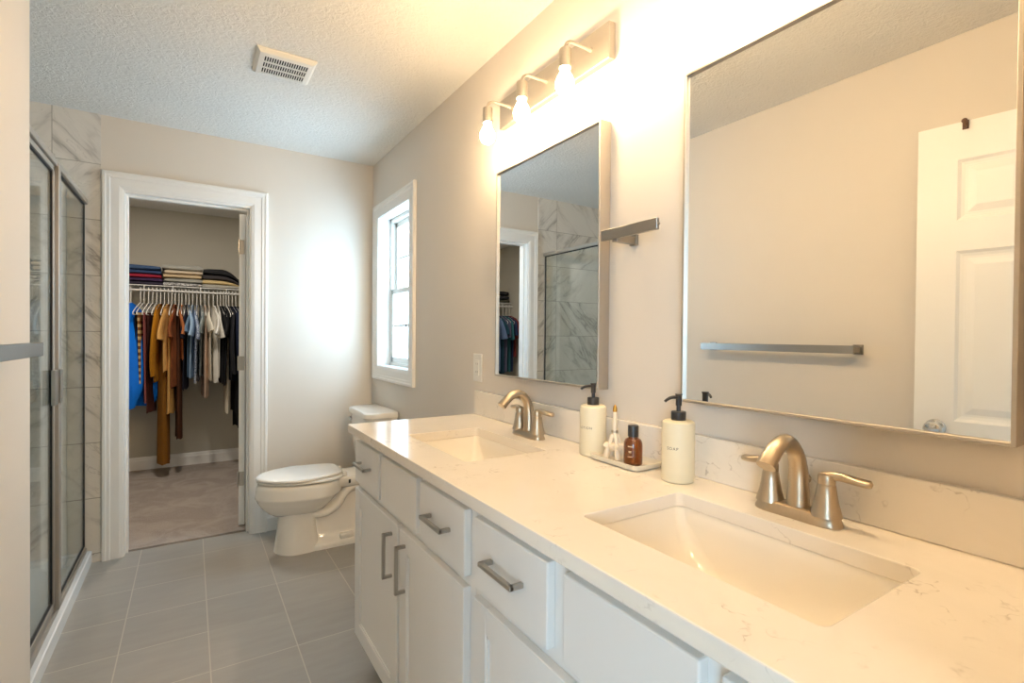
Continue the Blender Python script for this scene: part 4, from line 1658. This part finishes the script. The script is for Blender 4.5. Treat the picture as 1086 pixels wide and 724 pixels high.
# column, twist (deg), name, category, description, short description for the hanger, colour, stripe, cut, hem row, half width, thickness
CL = [
    (138.5, -8, 'jacket', 'jacket', 'bright blue puffy jacket at the left end of the back rod', 'bright blue jacket', (16, 116, 228), None, 'long', 428, 0.215, 0.135),
    (148, 4, 'trousers', 'trousers', 'black narrow trousers hanging just right of the bright blue jacket', 'black trousers beside the blue jacket', (34, 32, 34), None, 'pants', 395, 0.16, 0.014),
    (151.5, -3, 'trousers', 'trousers', 'cream and ochre striped trousers folded over a hanger', 'cream and ochre striped trousers', (212, 186, 128), ('h', (120, 74, 36), 0.052), 'pants', 404, 0.175, 0.026),
    (156, 5, 'trousers', 'trousers', 'dusty mauve trousers folded over a hanger, left of the mustard shirt', 'dusty mauve trousers', (150, 84, 80), None, 'pants', 424, 0.175, 0.032),
    (160, -6, 'trousers', 'trousers', 'dark maroon trousers folded over a hanger, behind the mustard shirt', 'dark maroon trousers', (78, 40, 34), None, 'pants', 434, 0.165, 0.016),
    (164, 8, 'trousers', 'trousers', 'dark olive folded trousers between maroon trousers and the mustard shirt', 'dark olive trousers', (66, 60, 48), None, 'pants', 385, 0.15, 0.012),
    (168, -16, 'shirt', 'shirt', 'mustard yellow long-sleeved shirt', 'mustard long-sleeved shirt', (160, 106, 16), None, 'long', 402, 0.20, 0.030),
    (172, 10, 'trousers', 'trousers', 'long mustard brown trousers hanging almost to the baseboard', 'long mustard brown trousers', (122, 80, 22), None, 'pants', 489, 0.125, 0.085),
    (176, -28, 'shirt', 'shirt', 'golden tan short-sleeved shirt', 'golden tan shirt', (206, 158, 92), None, 'short', 392, 0.195, 0.030),
    (179.5, 8, 'trousers', 'trousers', 'sandy tan trousers whose hems end below the golden tan shirt', 'sandy tan trousers', (196, 150, 86), None, 'pants', 436, 0.170, 0.050),
    (183, -10, 'shirt', 'shirt', 'chestnut brown long plain shirt', 'chestnut brown shirt', (136, 78, 44), None, 'short', 409, 0.185, 0.032),
    (187, 6, 'trousers', 'trousers', 'very long dark brown trousers, left of the navy top', 'very long dark brown trousers', (74, 42, 24), None, 'pants', 464, 0.115, 0.050),
    (190, 24, 'shirt', 'shirt', 'rust orange short-sleeved tee', 'rust orange tee', (178, 108, 64), None, 'short', 380, 0.185, 0.026),
    (194, -5, 'top', 'top', 'dark navy top between the rust tee and the pale blue tees', 'dark navy top', (34, 36, 52), None, 'short', 412, 0.175, 0.020),
    (197.5, 5, 'shirt', 'shirt', 'steel blue tee right of the dark navy top', 'steel blue tee', (104, 128, 152), None, 'short', 398, 0.18, 0.020),
    (201.5, -24, 'shirt', 'shirt', 'pale sky blue short-sleeved tee', 'pale sky blue tee', (166, 194, 220), None, 'short', 400, 0.190, 0.026),
    (206, -10, 'shirt', 'shirt', 'blue and white patterned short-sleeved shirt', 'blue and white patterned shirt', (196, 204, 216), ('n', (104, 118, 150), 26), 'short', 405, 0.190, 0.026),
    (210, 8, 'shirt', 'shirt', 'grey teal striped shirt left of the peach dress', 'grey teal striped shirt', (118, 130, 132), ('v', (160, 168, 166), 0.05), 'short', 398, 0.18, 0.020),
    (214.5, -6, 'dress', 'dress', 'pale peach long dress hanging lower than its neighbours', 'pale peach dress', (216, 188, 166), None, None, 421, 0.185, 0.030),
    (219, -20, 'shirt', 'shirt', 'ivory short-sleeved tee right of the peach dress', 'ivory tee', (228, 220, 202), None, 'short', 403, 0.190, 0.026),
    (224, 24, 'shirt', 'shirt', 'bright white short-sleeved tee with its sleeve turned to the front', 'bright white tee', (236, 234, 228), None, 'short', 405, 0.190, 0.030),
    (228.5, -5, 'shirt', 'shirt', 'off-white thin shirt between the white tee and the black clothes', 'off-white thin shirt', (206, 202, 192), None, 'short', 400, 0.18, 0.018),
    (232, 5, 'top', 'top', 'black ribbed top, first of the black clothes from the left', 'first black top', (30, 30, 32), None, 'short', 405, 0.185, 0.026),
    (235.5, -6, 'top', 'top', 'black plain tee, second of the black clothes from the left', 'second black tee', (24, 24, 27), None, 'short', 408, 0.190, 0.026),
    (238.5, 4, 'trousers', 'trousers', 'cream narrow trousers showing below the black clothes', 'cream trousers among the black clothes', (222, 212, 192), None, 'pants', 440, 0.12, 0.016),
    (241.5, -8, 'shirt', 'shirt', 'charcoal black shirt, fourth from the right end of the back rod', 'charcoal black shirt', (38, 38, 42), None, 'long', 402, 0.190, 0.026),
    (245.5, 14, 'shirt', 'shirt', 'dark navy blue shirt among the black clothes at the right', 'dark navy blue shirt', (36, 44, 66), None, 'long', 404, 0.190, 0.028),
    (249.5, -8, 'dress', 'dress', 'black dress second from the right end of what shows', 'black dress', (20, 20, 23), None, 'short', 440, 0.185, 0.026),
    (254, 5, 'dress', 'dress', 'long black dress at the far right beside the closet door', 'long black dress beside the closet door', (24, 24, 26), None, 'long', 458, 0.19, 0.030),
]
for i, (px, tw, nm, cat, desc, short, rgb, stripe, cut, hp, hw, th) in enumerate(CL):
    x = hx(px)
    th = th if nm == 'jacket' else th * 0.52
    L = hem(hp)
    loc = (x, RODY, ROD)
    # neighbours hang nearly parallel; the row fans out from left to right
    rz = R(-13 + 23 * (px - 139) / 115 + 0.12 * tw)
    if cut == 'pants':
        bmx = trouser_bm(L, hw, th, 100 + i)
    else:
        bmx = shirt_bm(L, hw, th, cut, 100 + i, 0.05 if nm in ('jacket', 'dress') else 0.0, puff=nm == 'jacket')
    garment(nm, desc, cat, bmx, fabric(rgb, stripe, 0.45 if nm == 'jacket' else 0.85), loc, rz, GRP)
    hanger(loc, rz, 'white hanger holding the ' + short)

# the far left of the rod, seen in the far mirror
LC = [
    (-0.90, 'deep teal short-sleeved shirt, first of the blue-green shirts seen in the far mirror', 'deep teal shirt', (38, 84, 96), 0.80),
    (-0.955, 'slate blue short-sleeved shirt, second of the blue-green shirts seen in the far mirror', 'slate blue shirt', (66, 84, 112), 0.80),
    (-1.01, 'faded denim blue shirt seen among the blue-green shirts in the far mirror', 'faded denim blue shirt', (92, 112, 144), 0.79),
    (-1.06, 'dark petrol blue shirt seen among the blue-green shirts in the far mirror', 'dark petrol blue shirt', (34, 70, 86), 0.82),
    (-1.11, 'grey violet shirt seen among the blue-green shirts in the far mirror', 'grey violet shirt', (84, 84, 106), 0.80),
    (-1.16, 'dusky turquoise shirt seen among the blue-green shirts in the far mirror', 'dusky turquoise shirt', (48, 100, 108), 0.81),
    (-1.21, 'ink blue shirt seen deep in the closet in the far mirror', 'ink blue shirt', (40, 52, 84), 0.80),
    (-1.255, 'brick red shirt hanging against the closet left wall, seen in the far mirror', 'brick red shirt', (128, 54, 50), 0.62),
]
for i, (xx, desc, short, rgb, L) in enumerate(LC):
    loc = (xx, RODY, ROD)
    rz = R((-4, -2, -3, 0, -1, 2, 1, 2)[i])
    garment('shirt', desc, 'shirt', shirt_bm(L, 0.19, 0.016, 'short', 300 + i), fabric(rgb), loc, rz, GRP)
    hanger(loc, rz, 'white hanger holding the ' + short)


# ------------------------------------------------------------------ folded clothes on the shelves
def folded(label, cx_, cy_, z, hx_, hy_, h, rgb, stripe, seed, group, sag=0.0, rotz=0.0):
    """one folded garment: soft slab, round fold to the front, layered edge"""
    rg = random.Random(seed)
    b = bm_new()
    n = 24
    rings = []
    ph = rg.uniform(0, 6.28)
    m = 14
    for i in range(m + 1):
        u_ = i / m
        x = -hx_ + 2 * hx_ * u_
        e = 1 - abs(2 * u_ - 1) ** 5 * 0.45
        top = h * (0.5 + 0.5 * e) + 0.004 * sin(5 * u_ + ph)
        dz = -sag * max(0, (u_ - 0.45)) ** 2 * 3.3 * 0.5
        ring = []
        for k in range(n):
            a = 2 * PI * k / n
            c, s = cos(a), sin(a)
            y = hy_ * (0.95 + 0.05 * e) * (1 if c >= 0 else -1) * abs(c) ** 0.35
            zz = h / 2 + top / 2 * (1 if s >= 0 else -1) * abs(s) ** 0.7
            # crease of the fold along the front edge
            crease = 0.006 * math.exp(-((zz - h * 0.52) / (h * 0.12)) ** 2) if c < 0 else 0.0
            ring.append((x, y + crease, max(0.0005, zz) + dz * (1 if s > 0 else 0.6)))
        rings.append(ring)
    loft(b, rings)
    lo = min(v.co.z for v in b.verts)
    o = obj('folded_garment', b, fabric(rgb, stripe), None, True, autobase=False, angle=70)
    o.location = (cx_, cy_, z)
    o.rotation_euler = (0, 0, rotz)
    tag(o, label, 'folded clothes', group)
    return o


FZ = SHZ + 0.0022
FG = 'folded clothes on the closet back shelf'
stackL = [('dark grey violet folded garment at the bottom of the left pile', (58, 52, 66), None, 0.031),
          ('dark plum folded garment in the left pile under the red one', (64, 44, 78), None, 0.031),
          ('crimson red folded shirt in the left pile', (158, 40, 62), None, 0.031),
          ('navy blue folded jumper with a pale edge, second from the top of the left pile', (52, 72, 112), None, 0.034),
          ('slate blue thick folded jumper on top of the left pile', (66, 88, 122), None, 0.042)]
z = FZ
for i, (d, rgb, st, h) in enumerate(stackL):
    folded(d, -0.37 + 0.004 * (i % 2), 5.50, z, 0.160 - 0.004 * i, 0.135, h, rgb, st, 400 + i, FG)
    z += h + 0.0012
stackM = [('grey and white patterned folded garment at the bottom of the middle pile', (120, 118, 116), ('n', (206, 204, 200), 30), 0.036),
          ('light sage grey folded jumper second from the bottom of the middle pile', (160, 158, 148), None, 0.036),
          ('camel beige folded jumper in the centre of the middle pile', (198, 176, 142), None, 0.036),
          ('pale sand folded jumper second from the top of the middle pile', (210, 194, 170), None, 0.034),
          ('pale grey thick folded jumper on top of the middle pile', (164, 162, 154), None, 0.048)]
z = FZ
for i, (d, rgb, st, h) in enumerate(stackM):
    folded(d, -0.058 + (0.006 if i % 2 else -0.004), 5.50, z, 0.142 if i < 4 else 0.152, 0.135, h, rgb, st, 420 + i, FG)
    z += h + 0.0012
stackR = [('pale grey folded garment at the bottom of the right pile', (178, 174, 162), None, 0.036),
          ('mustard cream folded jumper second from the bottom of the right pile', (206, 182, 132), None, 0.038),
          ('charcoal folded jumper second from the top of the right pile', (62, 58, 60), None, 0.046),
          ('black thick folded jumper on top of the right pile', (38, 38, 40), None, 0.056)]
z = FZ
for i, (d, rgb, st, h) in enumerate(stackR):
    folded(d, 0.235 + 0.004 * i, 5.50, z, 0.150, 0.135, h, rgb, st, 440 + i, FG, sag=0.07 * i)
    z += h + 0.0012
FG2 = 'folded clothes at the far left of the closet shelf'
z = FZ
for i, (d, rgb, h) in enumerate((('dark olive folded garment at the bottom of the far-left shelf pile in the mirror', (70, 70, 56), 0.04), ('charcoal folded garment in the middle of the far-left shelf pile in the mirror', (46, 46, 50), 0.05), ('black folded garment on top of the far-left shelf pile in the mirror', (28, 28, 32), 0.055))):
    folded(d, -1.13, 5.50, z, 0.155 - 0.006 * i, 0.135, h, rgb, None, 460 + i, FG2)
    z += h + 0.0012
